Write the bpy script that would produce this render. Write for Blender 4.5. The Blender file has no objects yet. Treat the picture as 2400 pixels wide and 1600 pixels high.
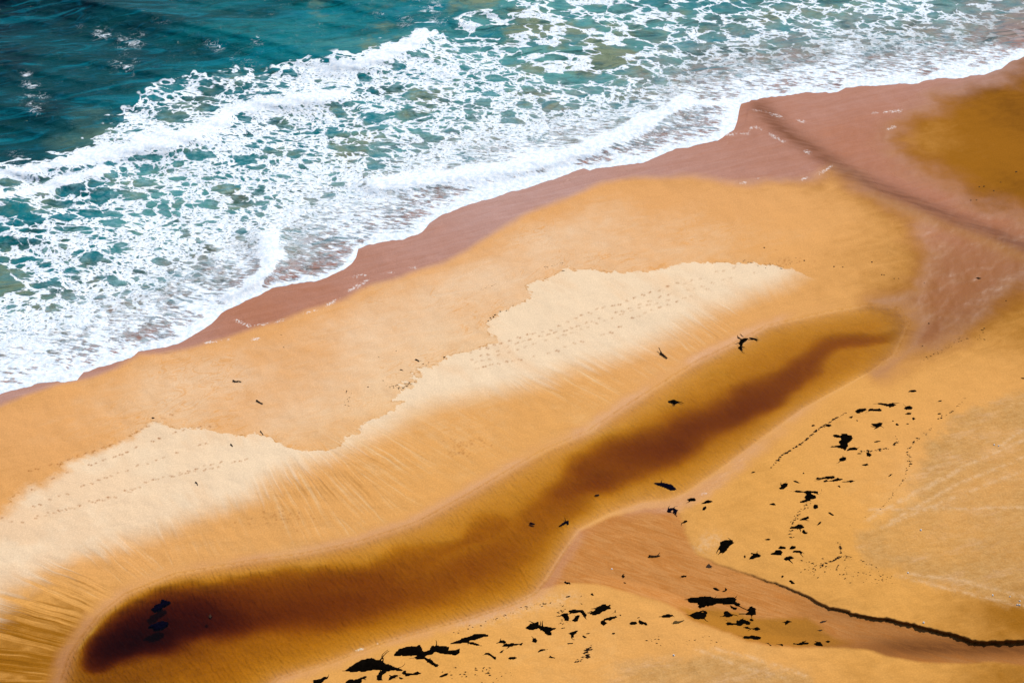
import bpy, math, random
import numpy as np
from mathutils import Vector

random.seed(7)
RNG = np.random.default_rng(11)
R = math.radians
SC = bpy.context.scene
COL = SC.collection

# ------------------------------------------------------------------ camera, sky, sun, exposure
CAM_H, PITCH, HFOV = 120.0, R(38.0), R(34.0)
cam_data = bpy.data.cameras.new("camera")
cam = bpy.data.objects.new("camera", cam_data)
COL.objects.link(cam)
cam.location = (0, 0, CAM_H)
cam.rotation_euler = (math.pi / 2 - PITCH, 0, 0)
cam_data.sensor_width = 36.0
cam_data.lens = 18.0 / math.tan(HFOV / 2)
cam_data.clip_start, cam_data.clip_end = 1.0, 60000.0
SC.camera = cam

SUN_EL, SUN_AZ = R(52.0), R(38.0)          # azimuth from +Y (out to sea) towards +X
world = bpy.data.worlds.new("World")
SC.world = world
world.use_nodes = True
wn = world.node_tree.nodes
sky = wn.new("ShaderNodeTexSky")
sky.sky_type = 'NISHITA'
sky.sun_disc = False
sky.sun_elevation = SUN_EL
sky.sun_rotation = SUN_AZ
bg = wn["Background"]
bg.inputs["Strength"].default_value = 0.09
world.node_tree.links.new(sky.outputs[0], bg.inputs[0])

sun_data = bpy.data.lights.new("sun", 'SUN')
sun_data.energy = 4.2
sun_data.angle = R(0.5)
sun_data.color = (1.0, 0.95, 0.87)
sun = bpy.data.objects.new("sun", sun_data)
COL.objects.link(sun)
sd = Vector((math.sin(SUN_AZ) * math.cos(SUN_EL), math.cos(SUN_AZ) * math.cos(SUN_EL), math.sin(SUN_EL)))
sun.rotation_euler = sd.to_track_quat('Z', 'Y').to_euler()
sun.location = (60, 200, 200)

SC.view_settings.view_transform = 'Standard'
SC.view_settings.look = 'None'
SC.view_settings.gamma = 1.0
SC.view_settings.exposure = 0.12
SC.cycles.transparent_max_bounces = 16

# ------------------------------------------------------------------ survey: plan of the beach
# The plan is surveyed in a 2400 x 1600 map seen from the cliff top; place() turns a map point and a height into metres.
FOC = 1200.0 / math.tan(HFOV / 2)
CP, SP = math.cos(PITCH), math.sin(PITCH)


def place(x, y, z):
    x, y, z = np.asarray(x, float), np.asarray(y, float), np.asarray(z, float)
    rx, ru = x - 1200.0, 800.0 - y
    dy = CP * FOC + SP * ru
    dz = -SP * FOC + CP * ru
    t = (CAM_H - z) / (-dz)
    return np.stack([rx * t, dy * t, z + 0 * t], -1)


def unplace(p):
    p = np.asarray(p, float)
    d = p - np.array([0, 0, CAM_H])
    f = d[..., 1] * CP - d[..., 2] * SP
    u = d[..., 1] * SP + d[..., 2] * CP
    return 1200 + FOC * d[..., 0] / f, 800 - FOC * u / f


def D(pts):                                   # survey sheet 1 (2352 wide) -> map
    return [(x * 2400 / 2352, y * 2400 / 2352) for x, y in pts]


SHEETS = {'1a': (0, 0, 2.904), '1b': (800, 0, 2.904), '1c': (1600, 0, 2.904), '1d': (0, 530, 2.904),
          '1e': (800, 530, 2.904), '1f': (1600, 530, 2.904), '2a': (0, 1060, 2.904), '2b': (700, 1360, 3.92),
          '2c': (1200, 1300, 5.88), '2d': (1500, 1340, 4.704), '2e': (1480, 1080, 4.704), '2f': (1800, 880, 4.126),
          '2g': (1900, 1250, 4.48), '3a': (60, 900, 4.612), '3b': (1100, 560, 4.612), '3c': (1640, 760, 11.2),
          '3d': (1240, 1060, 5.8075), '3e': (860, 810, 11.2)}


def Zm(k, pts):
    ox, oy, s = SHEETS[k]
    return [(ox + x / s, oy + y / s) for x, y in pts]


MX, MY = 0.05, 0.083                           # rough metres per map unit across / up the map


def qq(pts):
    a = np.asarray(pts, np.float32)
    return a * np.array([MX, MY], np.float32)


def polyline_dist(U, V, pts, arc=False):
    P = qq(pts)
    x, y = (U * MX).astype(np.float32), (V * MY).astype(np.float32)
    best = np.full(x.shape, 1e9, np.float32)
    s_at = np.zeros(x.shape, np.float32)
    s0 = 0.0
    for (ax, ay), (bx, by) in zip(P[:-1], P[1:]):
        dx, dy = bx - ax, by - ay
        L2 = dx * dx + dy * dy + 1e-9
        t = np.clip(((x - ax) * dx + (y - ay) * dy) / L2, 0, 1)
        d2 = (x - ax - t * dx) ** 2 + (y - ay - t * dy) ** 2
        if arc:
            m = d2 < best
            s_at[m] = s0 + t[m] * math.sqrt(L2)
            s0 += math.sqrt(L2)
        best = np.minimum(best, d2)
    best = np.sqrt(best)
    return (best, s_at) if arc else best


def inside(U, V, pts):
    r = np.zeros(U.shape, bool)
    n = len(pts)
    for i in range(n):
        (ax, ay), (bx, by) = pts[i], pts[(i + 1) % n]
        if ay == by:
            continue
        c = (ay > V) != (by > V)
        r ^= c & (U < (bx - ax) * (V - ay) / (by - ay) + ax)
    return r


def poly_sd(U, V, pts):                        # signed distance, positive inside, about metres
    d = polyline_dist(U, V, list(pts) + [pts[0]])
    return np.where(inside(U, V, pts), d, -d)


def sstep(a, b, x):
    t = np.clip((x - a) / (b - a), 0, 1)
    return t * t * (3 - 2 * t)


def idw(U, V, ctrl, p=3.0, eps=1.5):
    num = np.zeros(U.shape, np.float32)
    den = np.zeros(U.shape, np.float32)
    for x, y, v in ctrl:
        d2 = ((U - x * 2400 / 2352) * MX) ** 2 + ((V - y * 2400 / 2352) * MY) ** 2 + eps
        w = (1.0 / d2 ** (p / 2)).astype(np.float32)
        num += w * v
        den += w
    return num / den


def vnoise(x, y, seed):                        # smooth value noise, -1..1
    x, y = np.asarray(x, np.float64), np.asarray(y, np.float64)
    xi, yi = np.floor(x).astype(np.int64), np.floor(y).astype(np.int64)
    fx, fy = x - xi, y - yi
    fx, fy = fx * fx * (3 - 2 * fx), fy * fy * (3 - 2 * fy)

    def h(a, b):
        n = (a * 374761393 + b * 668265263 + seed * 974634777) & 0x7fffffff
        n = ((n ^ (n >> 13)) * 1274126177) & 0x7fffffff
        n = (n ^ (n >> 16)) & 0xffff
        return n / 32767.5 - 1
    return (h(xi, yi) * (1 - fx) + h(xi + 1, yi) * fx) * (1 - fy) + (h(xi, yi + 1) * (1 - fx) + h(xi + 1, yi + 1) * fx) * fy


def fbm(x, y, seed, n=4):
    r, a = 0, 1.0
    for i in range(n):
        r = r + a * vnoise(x * 2 ** i, y * 2 ** i, seed + i * 17)
        a *= 0.5
    return r


# ---- traced lines
WATER = D([(-1500, 1300), (-60, 928), (0, 905)]) + Zm('1d', [(0, 1140), (60, 1125), (150, 1105), (250, 1078), (340, 1062), (440, 1066), (525, 1050), (570, 995), (680, 962), (800, 930), (890, 905), (940, 852), (985, 850), (1010, 842), (1130, 828), (1220, 800), (1340, 735), (1430, 670), (1510, 590), (1640, 530), (1760, 470), (1850, 425), (1990, 398), (2130, 380), (2230, 350), (2300, 318)]) + \
    Zm('1e', [(10, 305), (70, 255), (105, 205), (112, 158), (200, 125), (300, 105), (420, 92), (520, 60), (575, 15)]) + \
    Zm('1b', [(600, 1520), (690, 1465), (830, 1410), (900, 1390), (1000, 1358), (1100, 1330), (1240, 1285), (1340, 1255), (1440, 1225), (1520, 1195), (1600, 1160), (1650, 1145), (1690, 1160), (1800, 1145), (1950, 1125), (2060, 1110), (2140, 1075), (2220, 1035)]) + \
    Zm('1c', [(0, 1008), (140, 985), (240, 965), (295, 918), (350, 880), (372, 820), (384, 750), (396, 708), (452, 698), (468, 682), (600, 664), (760, 645), (880, 632), (1000, 634), (1070, 622), (1110, 602), (1230, 590), (1400, 580), (1610, 568), (1690, 540), (1800, 536), (1910, 537), (1950, 522), (2060, 508), (2100, 492), (2165, 474), (2230, 430), (2323, 385)]) + \
    D([(2420, 95), (2700, 20), (3900, -260)])
wx = np.array([p[0] for p in WATER]); wy = np.array([p[1] for p in WATER])
o = np.argsort(wx, kind='stable'); wx, wy = wx[o], wy[o]


def v_water(u):
    base = np.interp(u, wx, wy)
    n = 2.2 * vnoise(u / 23.0, u * 0 + 3.3, 5) + 1.2 * vnoise(u / 9.0, u * 0 + 7.3, 8) + 0.5 * vnoise(u / 4.0, u * 0 + 1.3, 9)
    return base + n


WATER_LINE = [(x, y) for x, y in zip(wx, wy) if True]
WET_LOW = D([(-1500, 1320), (-60, 965), (0, 932), (60, 905), (130, 885), (190, 872), (260, 848), (320, 815), (370, 812), (430, 800), (480, 784), (560, 762), (640, 740), (700, 716), (780, 690), (850, 655), (930, 632), (1010, 606), (1080, 574), (1150, 525), (1210, 492), (1260, 474), (1330, 440), (1390, 418), (1460, 407), (1560, 406), (1640, 410), (1720, 422), (1800, 420), (1860, 412), (1912, 382), (1960, 420), (2040, 470), (2110, 520), (2140, 590), (2128, 640), (2060, 674), (2010, 692), (2062, 700), (2100, 740), (2062, 816), (2010, 862), (2120, 806), (2230, 735), (2352, 655), (2600, 560)])
WET_UP = D([(2600, 470), (2352, 490), (2270, 470), (2190, 432), (2130, 400), (2070, 365), (2040, 322), (2060, 285), (2140, 240), (2215, 200), (2300, 172), (2360, 140), (2420, 100)])
WET_POLY = [(x, y - 60) for x, y in zip(wx, wy)][:-3] + WET_UP[::-1] + WET_LOW[::-1]
POOL = D([(140, 1620), (142, 1560), (160, 1505), (190, 1460), (225, 1415), (290, 1362), (400, 1318), (560, 1290), (700, 1270), (820, 1245), (960, 1198), (1080, 1132), (1180, 1072), (1250, 1032), (1350, 990), (1440, 930), (1520, 880), (1600, 830), (1700, 782), (1760, 748), (1900, 716), (2000, 698), (2060, 706), (2090, 740),
          (2055, 815), (2000, 856), (1850, 940), (1760, 1008), (1640, 1108), (1600, 1138), (1540, 1163), (1480, 1166), (1400, 1186), (1330, 1218), (1290, 1272), (1255, 1330), (1228, 1362), (1180, 1386), (1080, 1418), (1000, 1440), (880, 1474), (760, 1520), (640, 1556), (560, 1620)])
RIM_N = D([(60, 2300), (140, 1620), (142, 1560), (160, 1505), (190, 1460), (225, 1415), (290, 1362), (400, 1318), (560, 1290), (700, 1270), (820, 1245), (960, 1198), (1080, 1132), (1180, 1072), (1250, 1032), (1350, 990), (1440, 930), (1520, 880), (1600, 830), (1700, 782), (1760, 748), (1900, 716), (2040, 692), (2150, 640), (2420, 560)])
DRY_TOP = D([(-1500, 1500), (-60, 1190), (0, 1178)]) + Zm('3a', [(0, 1085), (90, 1060), (150, 1085), (230, 1020), (330, 965), (400, 930), (380, 870), (430, 820), (560, 790), (700, 740), (850, 690), (1000, 620), (1130, 590), (1160, 530), (1260, 480), (1330, 410), (1420, 400), (1520, 440), (1640, 480), (1760, 470), (1880, 470), (2000, 495), (2090, 525), (2200, 530), (2306, 570)]) + \
    D([(560, 1002), (585, 992), (610, 1002), (640, 1018), (665, 1028), (690, 1034), (745, 1034), (782, 1027), (788, 1004), (824, 996), (828, 975), (845, 962), (880, 955), (905, 940), (925, 922)]) + \
    Zm('3e', [(640, 1440), (780, 1330), (880, 1260), (860, 1190), (940, 1150), (900, 1060), (860, 1010), (960, 1060), (1080, 1070), (1200, 1100), (1240, 1050), (1060, 960), (1000, 930), (1160, 970), (1300, 990), (1270, 930), (1160, 850), (1210, 730), (1280, 790), (1370, 820), (1440, 770), (1360, 700), (1280, 600), (1400, 560), (1540, 540), (1680, 600), (1720, 540), (1640, 500), (1780, 450), (1890, 495), (1920, 420), (2020, 330), (2140, 260)]) + \
    Zm('3b', [(0, 1220), (180, 1160), (330, 1120), (250, 1040), (215, 1000), (200, 920), (240, 850), (330, 790), (470, 740), (560, 680), (660, 640), (660, 570), (610, 495), (700, 460), (740, 430), (850, 435), (880, 400), (1000, 360), (1070, 300), (1140, 345), (1210, 325), (1320, 320), (1430, 350), (1540, 370), (1570, 345), (1640, 370), (1800, 360), (2020, 340), (2180, 300), (2306, 250)]) + \
    D([(1580, 603), (1640, 602), (1700, 604), (1750, 606), (1790, 612), (1812, 617), (1835, 622), (1870, 640), (2000, 640), (2600, 640)])
DRY_BOT = D([(-1500, 1900), (-60, 1440), (0, 1398), (60, 1358), (120, 1320), (200, 1288), (280, 1258), (360, 1230), (440, 1202), (520, 1176), (590, 1146), (640, 1100), (700, 1075), (780, 1045), (840, 1015), (900, 985), (940, 955), (1000, 930), (1060, 922), (1150, 906), (1250, 876), (1340, 845), (1420, 828), (1500, 798), (1560, 768), (1640, 720), (1720, 688), (1800, 660), (1836, 642), (1880, 600), (1900, 540), (1900, -500)])
CHAN = D([(1255, 1330), (1290, 1272), (1330, 1218), (1400, 1186), (1480, 1166), (1540, 1163), (1560, 1178), (1575, 1205)]) + \
    Zm('2e', [(600, 780), (650, 880), (700, 980), (730, 1020), (800, 1055), (880, 1090), (960, 1135), (1080, 1170), (1200, 1205), (1330, 1250), (1450, 1290)]) + \
    Zm('2d', [(1170, 5), (1280, 45), (1400, 90), (1500, 115), (1600, 150), (1700, 195), (1800, 240), (1900, 275), (1960, 320), (2080, 380), (2200, 400), (2352, 440)]) + \
    Zm('2g', [(420, 825), (560, 850), (700, 875), (830, 885), (960, 920), (1080, 940), (1230, 980), (1400, 1025), (1540, 1050), (1640, 1090), (1720, 1120), (1820, 1125), (1950, 1120), (2060, 1115), (2240, 1110)]) + \
    D([(2600, 1485), (3600, 1560), (3600, 1690), (2600, 1560)]) + \
    Zm('2g', [(2240, 1390), (2050, 1370), (1900, 1355), (1780, 1360), (1640, 1372), (1500, 1368), (1350, 1368), (1200, 1362), (1050, 1345), (900, 1310), (780, 1290), (640, 1240), (560, 1220), (400, 1212), (200, 1205), (0, 1208)]) + \
    Zm('2d', [(1700, 845), (1500, 830), (1350, 810), (1180, 775), (1080, 735), (980, 685), (880, 655), (760, 610), (640, 575), (540, 535), (420, 440), (300, 360), (150, 315), (0, 270)]) + \
    Zm('2c', [(1400, 475), (1280, 430), (1120, 405), (950, 400), (760, 405), (600, 430), (480, 455), (330, 500)])
BANK = Zm('2e', [(560, 715), (600, 780), (650, 880), (700, 980), (730, 1020), (800, 1055), (880, 1090), (960, 1135), (1080, 1170), (1200, 1205), (1330, 1250), (1450, 1290)]) + CHAN[19:46]
CUT = Zm('2d', [(400, 350), (560, 400), (700, 395), (900, 400), (1080, 430), (1280, 500), (1500, 510), (1700, 500), (1850, 490), (1930, 560), (1990, 610), (2060, 670), (2200, 720), (2352, 780), (2300, 830), (1900, 838), (1600, 832), (1350, 800), (1150, 760), (950, 670), (750, 600), (540, 530)])

TUBES = [[(232, 1520, 1.0, 2.2), (262, 1478, 1.7, 3.3), (340, 1430, 1.8, 4.6), (440, 1406, 1.3, 5.0), (600, 1392, .66, 4.6), (800, 1368, .40, 4.8), (980, 1332, .24, 4.4), (1120, 1290, .14, 3.8), (1220, 1230, .12, 3.4), (1300, 1150, .28, 2.8)],
         [(330, 1402, .5, 2.2), (440, 1368, .5, 2.2), (560, 1346, .5, 2.2), (700, 1328, .45, 2.1), (850, 1320, .38, 2.1), (940, 1292, .28, 2.0), (1040, 1245, .2, 1.4), (1140, 1190, .2, 1.6)],
         [(1300, 1120, .42, 2.4), (1370, 1080, .72, 3.6), (1480, 1042, .68, 4.0), (1600, 976, .55, 3.4), (1720, 920, .5, 2.8), (1830, 850, .5, 2.2), (1920, 790, .42, 1.6), (2000, 776, .3, 1.2), (2100, 770, .15, 1.2)]]
MOIST_VIGNETTE = [(100, 1000, .42), (0, 1050, .62), (60, 960, .5), (250, 880, .35), (400, 900, .15), (550, 850, .22), (600, 800, .34), (700, 770, .34), (850, 690, .32), (1000, 670, .12), (1100, 640, .1), (1250, 560, .12), (1400, 510, .2), (1500, 430, .5), (1300, 470, .48), (1700, 450, .5), (1900, 480, .6), (2000, 560, .65), (1800, 560, .42), (1600, 560, .28), (2200, 350, 1.0), (2330, 250, 1.25), (2330, 420, 1.15), (2080, 330, .75), (2150, 280, .85), (2280, 180, 1.15), (750, 950, .25), (900, 850, .15), (1000, 760, .12), (560, 790, .36), (950, 650, .35), (1120, 580, .35), (850, 780, .2), (650, 900, .3),  # sand moisture, with vignette darkening mixed into the corner values
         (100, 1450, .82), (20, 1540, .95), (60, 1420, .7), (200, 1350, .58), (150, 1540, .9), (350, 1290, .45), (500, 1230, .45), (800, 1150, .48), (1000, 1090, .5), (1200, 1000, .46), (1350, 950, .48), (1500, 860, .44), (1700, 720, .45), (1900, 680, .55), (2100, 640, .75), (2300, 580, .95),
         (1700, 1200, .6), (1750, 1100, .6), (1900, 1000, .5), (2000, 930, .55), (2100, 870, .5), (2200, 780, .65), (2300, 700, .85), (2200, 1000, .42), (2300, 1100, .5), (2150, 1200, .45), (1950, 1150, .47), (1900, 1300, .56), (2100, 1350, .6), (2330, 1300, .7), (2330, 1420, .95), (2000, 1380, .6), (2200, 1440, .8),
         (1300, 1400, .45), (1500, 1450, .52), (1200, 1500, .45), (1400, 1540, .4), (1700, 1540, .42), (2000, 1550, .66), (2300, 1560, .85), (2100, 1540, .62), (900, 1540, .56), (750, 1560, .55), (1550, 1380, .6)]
OCHRE = [(600, 780, 0), (1000, 620, 0), (1300, 480, 0), (1700, 440, 0), (1500, 500, 0), (100, 950, .1), (800, 700, 0), (1500, 600, 0), (1200, 600, 0), (600, 900, 0), (300, 1220, .3), (600, 1220, .45), (1000, 1110, .6), (1350, 960, .6), (100, 1480, 1), (1500, 800, .2), (1700, 680, .4), (2000, 600, .6), (1850, 500, .3), (1500, 450, .05), (2250, 350, 1), (2300, 650, 1), (1900, 900, .9), (1750, 1100, 1), (1900, 1250, 1), (2100, 1400, 1), (2200, 1100, .5), (1300, 1400, .8), (1500, 1480, .7), (1000, 1500, 1), (2200, 1560, 1), (1600, 1560, .6)]
PAINTED_SHEEN = [(1150, 490, 1), (1300, 430, 1), (1450, 390, .8), (950, 570, .7), (700, 680, .35), (600, 720, .2), (420, 790, .6), (50, 910, .8), (1700, 330, .4), (1600, 370, .6), (1900, 230, .5), (2100, 200, .5), (2300, 150, .7), (1950, 330, .0), (2100, 500, .1), (2250, 520, .0), (2150, 430, .1), (2200, 620, -.15), (2300, 600, -.15), (2130, 720, -.3), (2080, 800, -.3), (2060, 620, .1), (1850, 390, .5), (1780, 260, .3), (2000, 300, .1), (850, 620, .5)]  # how much sky sheen is painted on the wet sand
FROTH = [Zm('1d', [(1395, 792), (1470, 782), (1550, 772)]), Zm('1d', [(1610, 640), (1660, 662), (1710, 685), (1780, 672), (1850, 655), (1970, 628)]), Zm('1d', [(2030, 605), (2120, 580), (2210, 545), (2280, 510), (2323, 460)]), Zm('1d', [(1690, 775), (1755, 765)]),
         Zm('1c', [(500, 868), (580, 905), (640, 940), (710, 975), (780, 1005), (860, 1040)]), Zm('1c', [(820, 1220), (880, 1208), (930, 1185), (985, 1150), (1028, 1112)]), Zm('1c', [(400, 1242), (460, 1240), (510, 1220)]), Zm('1c', [(290, 915), (380, 918), (440, 910), (465, 870)]), Zm('1c', [(490, 745), (560, 765), (640, 785), (760, 818), (820, 830)]), Zm('1c', [(1300, 770), (1480, 755)]), Zm('1c', [(1400, 880), (1440, 862)]),
         Zm('1e', [(90, 338), (200, 325), (330, 310), (500, 285)]), Zm('1e', [(0, 465), (100, 415), (200, 360)]), Zm('2b', [(440, 668), (520, 645), (600, 615)]), Zm('2b', [(720, 570), (840, 550)]), Zm('2e', [(720, 420), (760, 380), (810, 355)])]
PALE = [Zm('2c', [(0, 780), (300, 700), (520, 620), (780, 590)]), Zm('2e', [(750, 970), (900, 850)]), Zm('2b', [(1550, 400), (1800, 340), (2000, 280)])]
CRUST_R = D([(2160, 990), (2130, 1020), (2110, 1080), (2092, 1150), (2030, 1192), (1980, 1220), (1960, 1260), (2020, 1300), (2090, 1330), (2180, 1350), (2352, 1400), (2700, 1500), (2700, 800), (2352, 900), (2260, 922), (2200, 952)])
CRUST_B = D([(1400, 1568), (1430, 1530), (1540, 1500), (1640, 1500), (1760, 1515), (1870, 1555), (1900, 1640), (1400, 1640)])
TRACKS = [D([(1990, 1196), (2100, 1130), (2220, 1068), (2352, 1010)]), D([(2010, 1180), (2130, 1120), (2260, 1050), (2352, 985)]), D([(2030, 1210), (2170, 1150), (2352, 1080)]), D([(2000, 1170), (2352, 1165)]), D([(2050, 1195), (2200, 1110), (2352, 1050)]),
          D([(2060, 1320), (2150, 1345), (2260, 1370), (2352, 1392)]), D([(2090, 1318), (2200, 1330), (2352, 1370)]), D([(1600, 1490), (1700, 1530), (1800, 1555)]), D([(1640, 1488), (1730, 1510), (1850, 1550)])]
RUNNEL = D([(1745, 245), (1800, 300), (1880, 352), (1950, 396), (2020, 430), (2100, 462), (2200, 505), (2290, 538), (2352, 565), (2500, 620)])
BRANCH = D([(2100, 770), (2200, 740), (2352, 640), (2500, 600)])
BAR = RIM_N + [(5000, 400), (5000, -500), (-3000, -500), (-3000, 2400)]
Z_POOL = 0.45


def depth_tubes(U, V):
    d = np.zeros(U.shape, np.float32)
    wu, wv = 26 * fbm(U / 130, V / 70, 71, 3), 11 * fbm(U / 120, V / 60, 72, 3)
    x, y = (U + wu) * MX, (V + wv) * MY
    for tube in TUBES:
        P = qq(D([(a, b) for a, b, _, _ in tube]))
        best = np.zeros(U.shape, np.float32)
        for i in range(len(P) - 1):
            (ax, ay), (bx, by) = P[i], P[i + 1]
            dx, dy = bx - ax, by - ay
            t = np.clip(((x - ax) * dx + (y - ay) * dy) / (dx * dx + dy * dy), 0, 1)
            r = tube[i][3] * (1 - t) + tube[i + 1][3] * t
            a = tube[i][2] * (1 - t) + tube[i + 1][2] * t
            e = ((x - ax - t * dx) ** 2 + (y - ay - t * dy) ** 2) / (r * r)
            best = np.maximum(best, a * np.exp(-e * e * 0.55 - 0.25 * e))
        d = (d ** 3 + best ** 3) ** (1 / 3)
    return d * (1 + 0.16 * fbm(U / 160, V / 50, 73, 3))


def bank_height(U):
    return np.interp(U, [1600, 1640, 1750, 1860, 2000, 2150, 2400, 3600], [0.0, 0.03, 0.09, 0.19, 0.31, 0.40, 0.48, 0.7])


def ground(U, V, full=False):
    """Height of the sand above the sea's edge at map points, and (full) what state the sand is in there."""
    U, V = np.asarray(U, float), np.asarray(V, float)
    vw = v_water(U)
    ds = polyline_dist(U, V, list(zip(wx, wy)))
    ds = np.where(V >= vw, ds, -ds)
    beach = np.where(ds > 0, 0.8 * (1 - np.exp(-np.maximum(ds, 0) / 14.0)), 0.09 * ds)
    dp = poly_sd(U, V, POOL)
    out = -dp
    bedd = (0.135 + 0.05 * sstep(1500, 1750, U) + 0.09 * sstep(-40, 60, V - np.interp(U, [200, 600, 1000, 1300, 1700, 2100], [1440, 1400, 1340, 1150, 950, 790]))) * (1 - np.exp(-np.maximum(dp, 0) / 4.0)) + 0.5 * depth_tubes(U, V) * sstep(0, 2.5, dp)
    shelf = Z_POOL - 0.02 + 0.05 * np.maximum(out, 0)
    top = np.where(V > 1000, 1.25, 0.9)
    shelf = np.minimum(shelf, 1.3 - 0.5 * np.exp(-np.maximum(out, 0) / 20))
    k = 0.15
    a = np.clip(0.5 + 0.5 * (shelf - beach) / k, 0, 1)
    seaward = sstep(-40, 40, (U - 1200) * -0.42 - (V - 900))      # only the sea side feels the beach face
    hmin = shelf * (1 - a) + beach * a - k * a * (1 - a)
    far = sstep(14, 30, ds)
    h_land = np.where(dp > 0, Z_POOL - bedd, hmin * (1 - far) + shelf * far)
    dc = poly_sd(U, V, CHAN)
    db = polyline_dist(U, V, BANK)
    d_so = polyline_dist(U, V, CHAN[46:] + [CHAN[0]])
    bh = bank_height(U)
    bed = Z_POOL + 0.03 + 0.012 * np.maximum(U - 1600, 0) * MX
    w_face = np.maximum(bh * 18 * MY * 0.95, 0.35)
    wn = sstep(0.25, 0.75, (d_so + 0.3) / (d_so + db + 0.6))
    h_n = bed + bh * (1 - sstep(0.0, 1.0, db / w_face))
    h_s = h_land + (np.minimum(bed, h_land) - h_land) * sstep(0, 2.5, dc)
    near = np.exp(-db / 9.0)
    plate = h_land * (1 - near) + (bed + bh + 0.02) * near
    h = np.where(dc > 0, wn * h_n + (1 - wn) * h_s, wn * plate + (1 - wn) * h_land)
    if not full:
        return h
    d_rim, s_rim = polyline_dist(U, V, RIM_N, arc=True)
    f = {'h': h, 'ds': ds, 'dp': dp, 'dc': dc}
    f['dry_top'] = poly_sd(U, V, DRY_TOP + [(4000, 5000), (-3000, 5000)])
    f['dry_bot'] = poly_sd(U, V, DRY_BOT + [(-3000, -500)])
    f['wet'] = poly_sd(U, V, WET_POLY)
    f['rim_d'], f['rim_s'] = d_rim, s_rim
    f['moist_vignette'] = idw(U, V, MOIST_VIGNETTE, 3.4, 22.0)
    f['crust'] = np.maximum(poly_sd(U, V, CRUST_R), poly_sd(U, V, CRUST_B))
    f['cut'] = poly_sd(U, V, CUT)
    f['stain'] = sstep(1780, 2150, U) * (0.7 + 0.3 * np.sin(V / 14.0))
    f['rimk'] = 1 - sstep(1820, 1990, U)
    f['tsoft'] = np.interp(U, [0, 250, 420], [2.2, 1.2, 0.16])
    f['tan'] = np.interp(U, [0, 250, 600], [0.95, 0.6, 0.0])
    f['ochre'] = idw(U, V, OCHRE, 3.0, 60.0)
    f['side'] = np.exp(-(polyline_dist(U, V, [(x - 8, y + 20) for x, y in RUNNEL[4:]]) / 1.3) ** 2)
    f['runnel'] = np.exp(-(polyline_dist(U, V, RUNNEL) / 1.3) ** 2) + 0.4 * np.exp(-(polyline_dist(U, V, BRANCH) / 3.0) ** 2)
    tr = np.zeros(U.shape)
    for t in TRACKS:
        tr = np.maximum(tr, np.exp(-(polyline_dist(U, V, t) / 0.33) ** 2))
    for t in PALE:
        tr = np.maximum(tr, 0.9 * np.exp(-(polyline_dist(U, V, t) / 1.3) ** 2))
    f['track'] = tr
    fr = np.zeros(U.shape)
    for k, t in enumerate(FROTH):
        fr = np.maximum(fr, np.exp(-(polyline_dist(U, V, t) / 0.22) ** 2) + 0.35 * np.exp(-(polyline_dist(U, V, t) / 0.9) ** 2))
    f['froth'] = fr
    f['wsoft'] = np.interp(U, [0, 1250, 1500, 1900, 2150], [0.7, 0.8, 1.1, 1.8, 4.2])
    f['painted_sheen'] = idw(U, V, PAINTED_SHEEN, 3.0, 20.0)
    f['rill'] = (1 - sstep(1680, 1900, U)) * sstep(0.4, 3.0, d_rim) * sstep(6, -1, f['dry_bot']) * sstep(0.3, -0.5, dp) * (inside(U, V, BAR)) * idw(U, V, [(60, 1450, 1.0), (150, 1350, 1.0), (0, 1560, 1.0), (300, 1280, .7), (450, 1220, .35), (560, 1180, .35), (680, 1130, .9), (800, 1100, 1.0), (900, 1060, .8), (760, 1180, .4), (1000, 1100, .1), (600, 1250, .15), (1000, 980, .2), (1150, 930, .15), (1240, 880, .75), (1320, 860, .75), (1400, 840, .3), (1500, 790, .25), (1560, 780, .7), (1640, 740, .6), (1800, 680, .1), (1300, 960, 0), (2000, 800, 0), (1000, 700, .1), (300, 1100, .15), (1500, 640, .2)])
    return f


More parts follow.
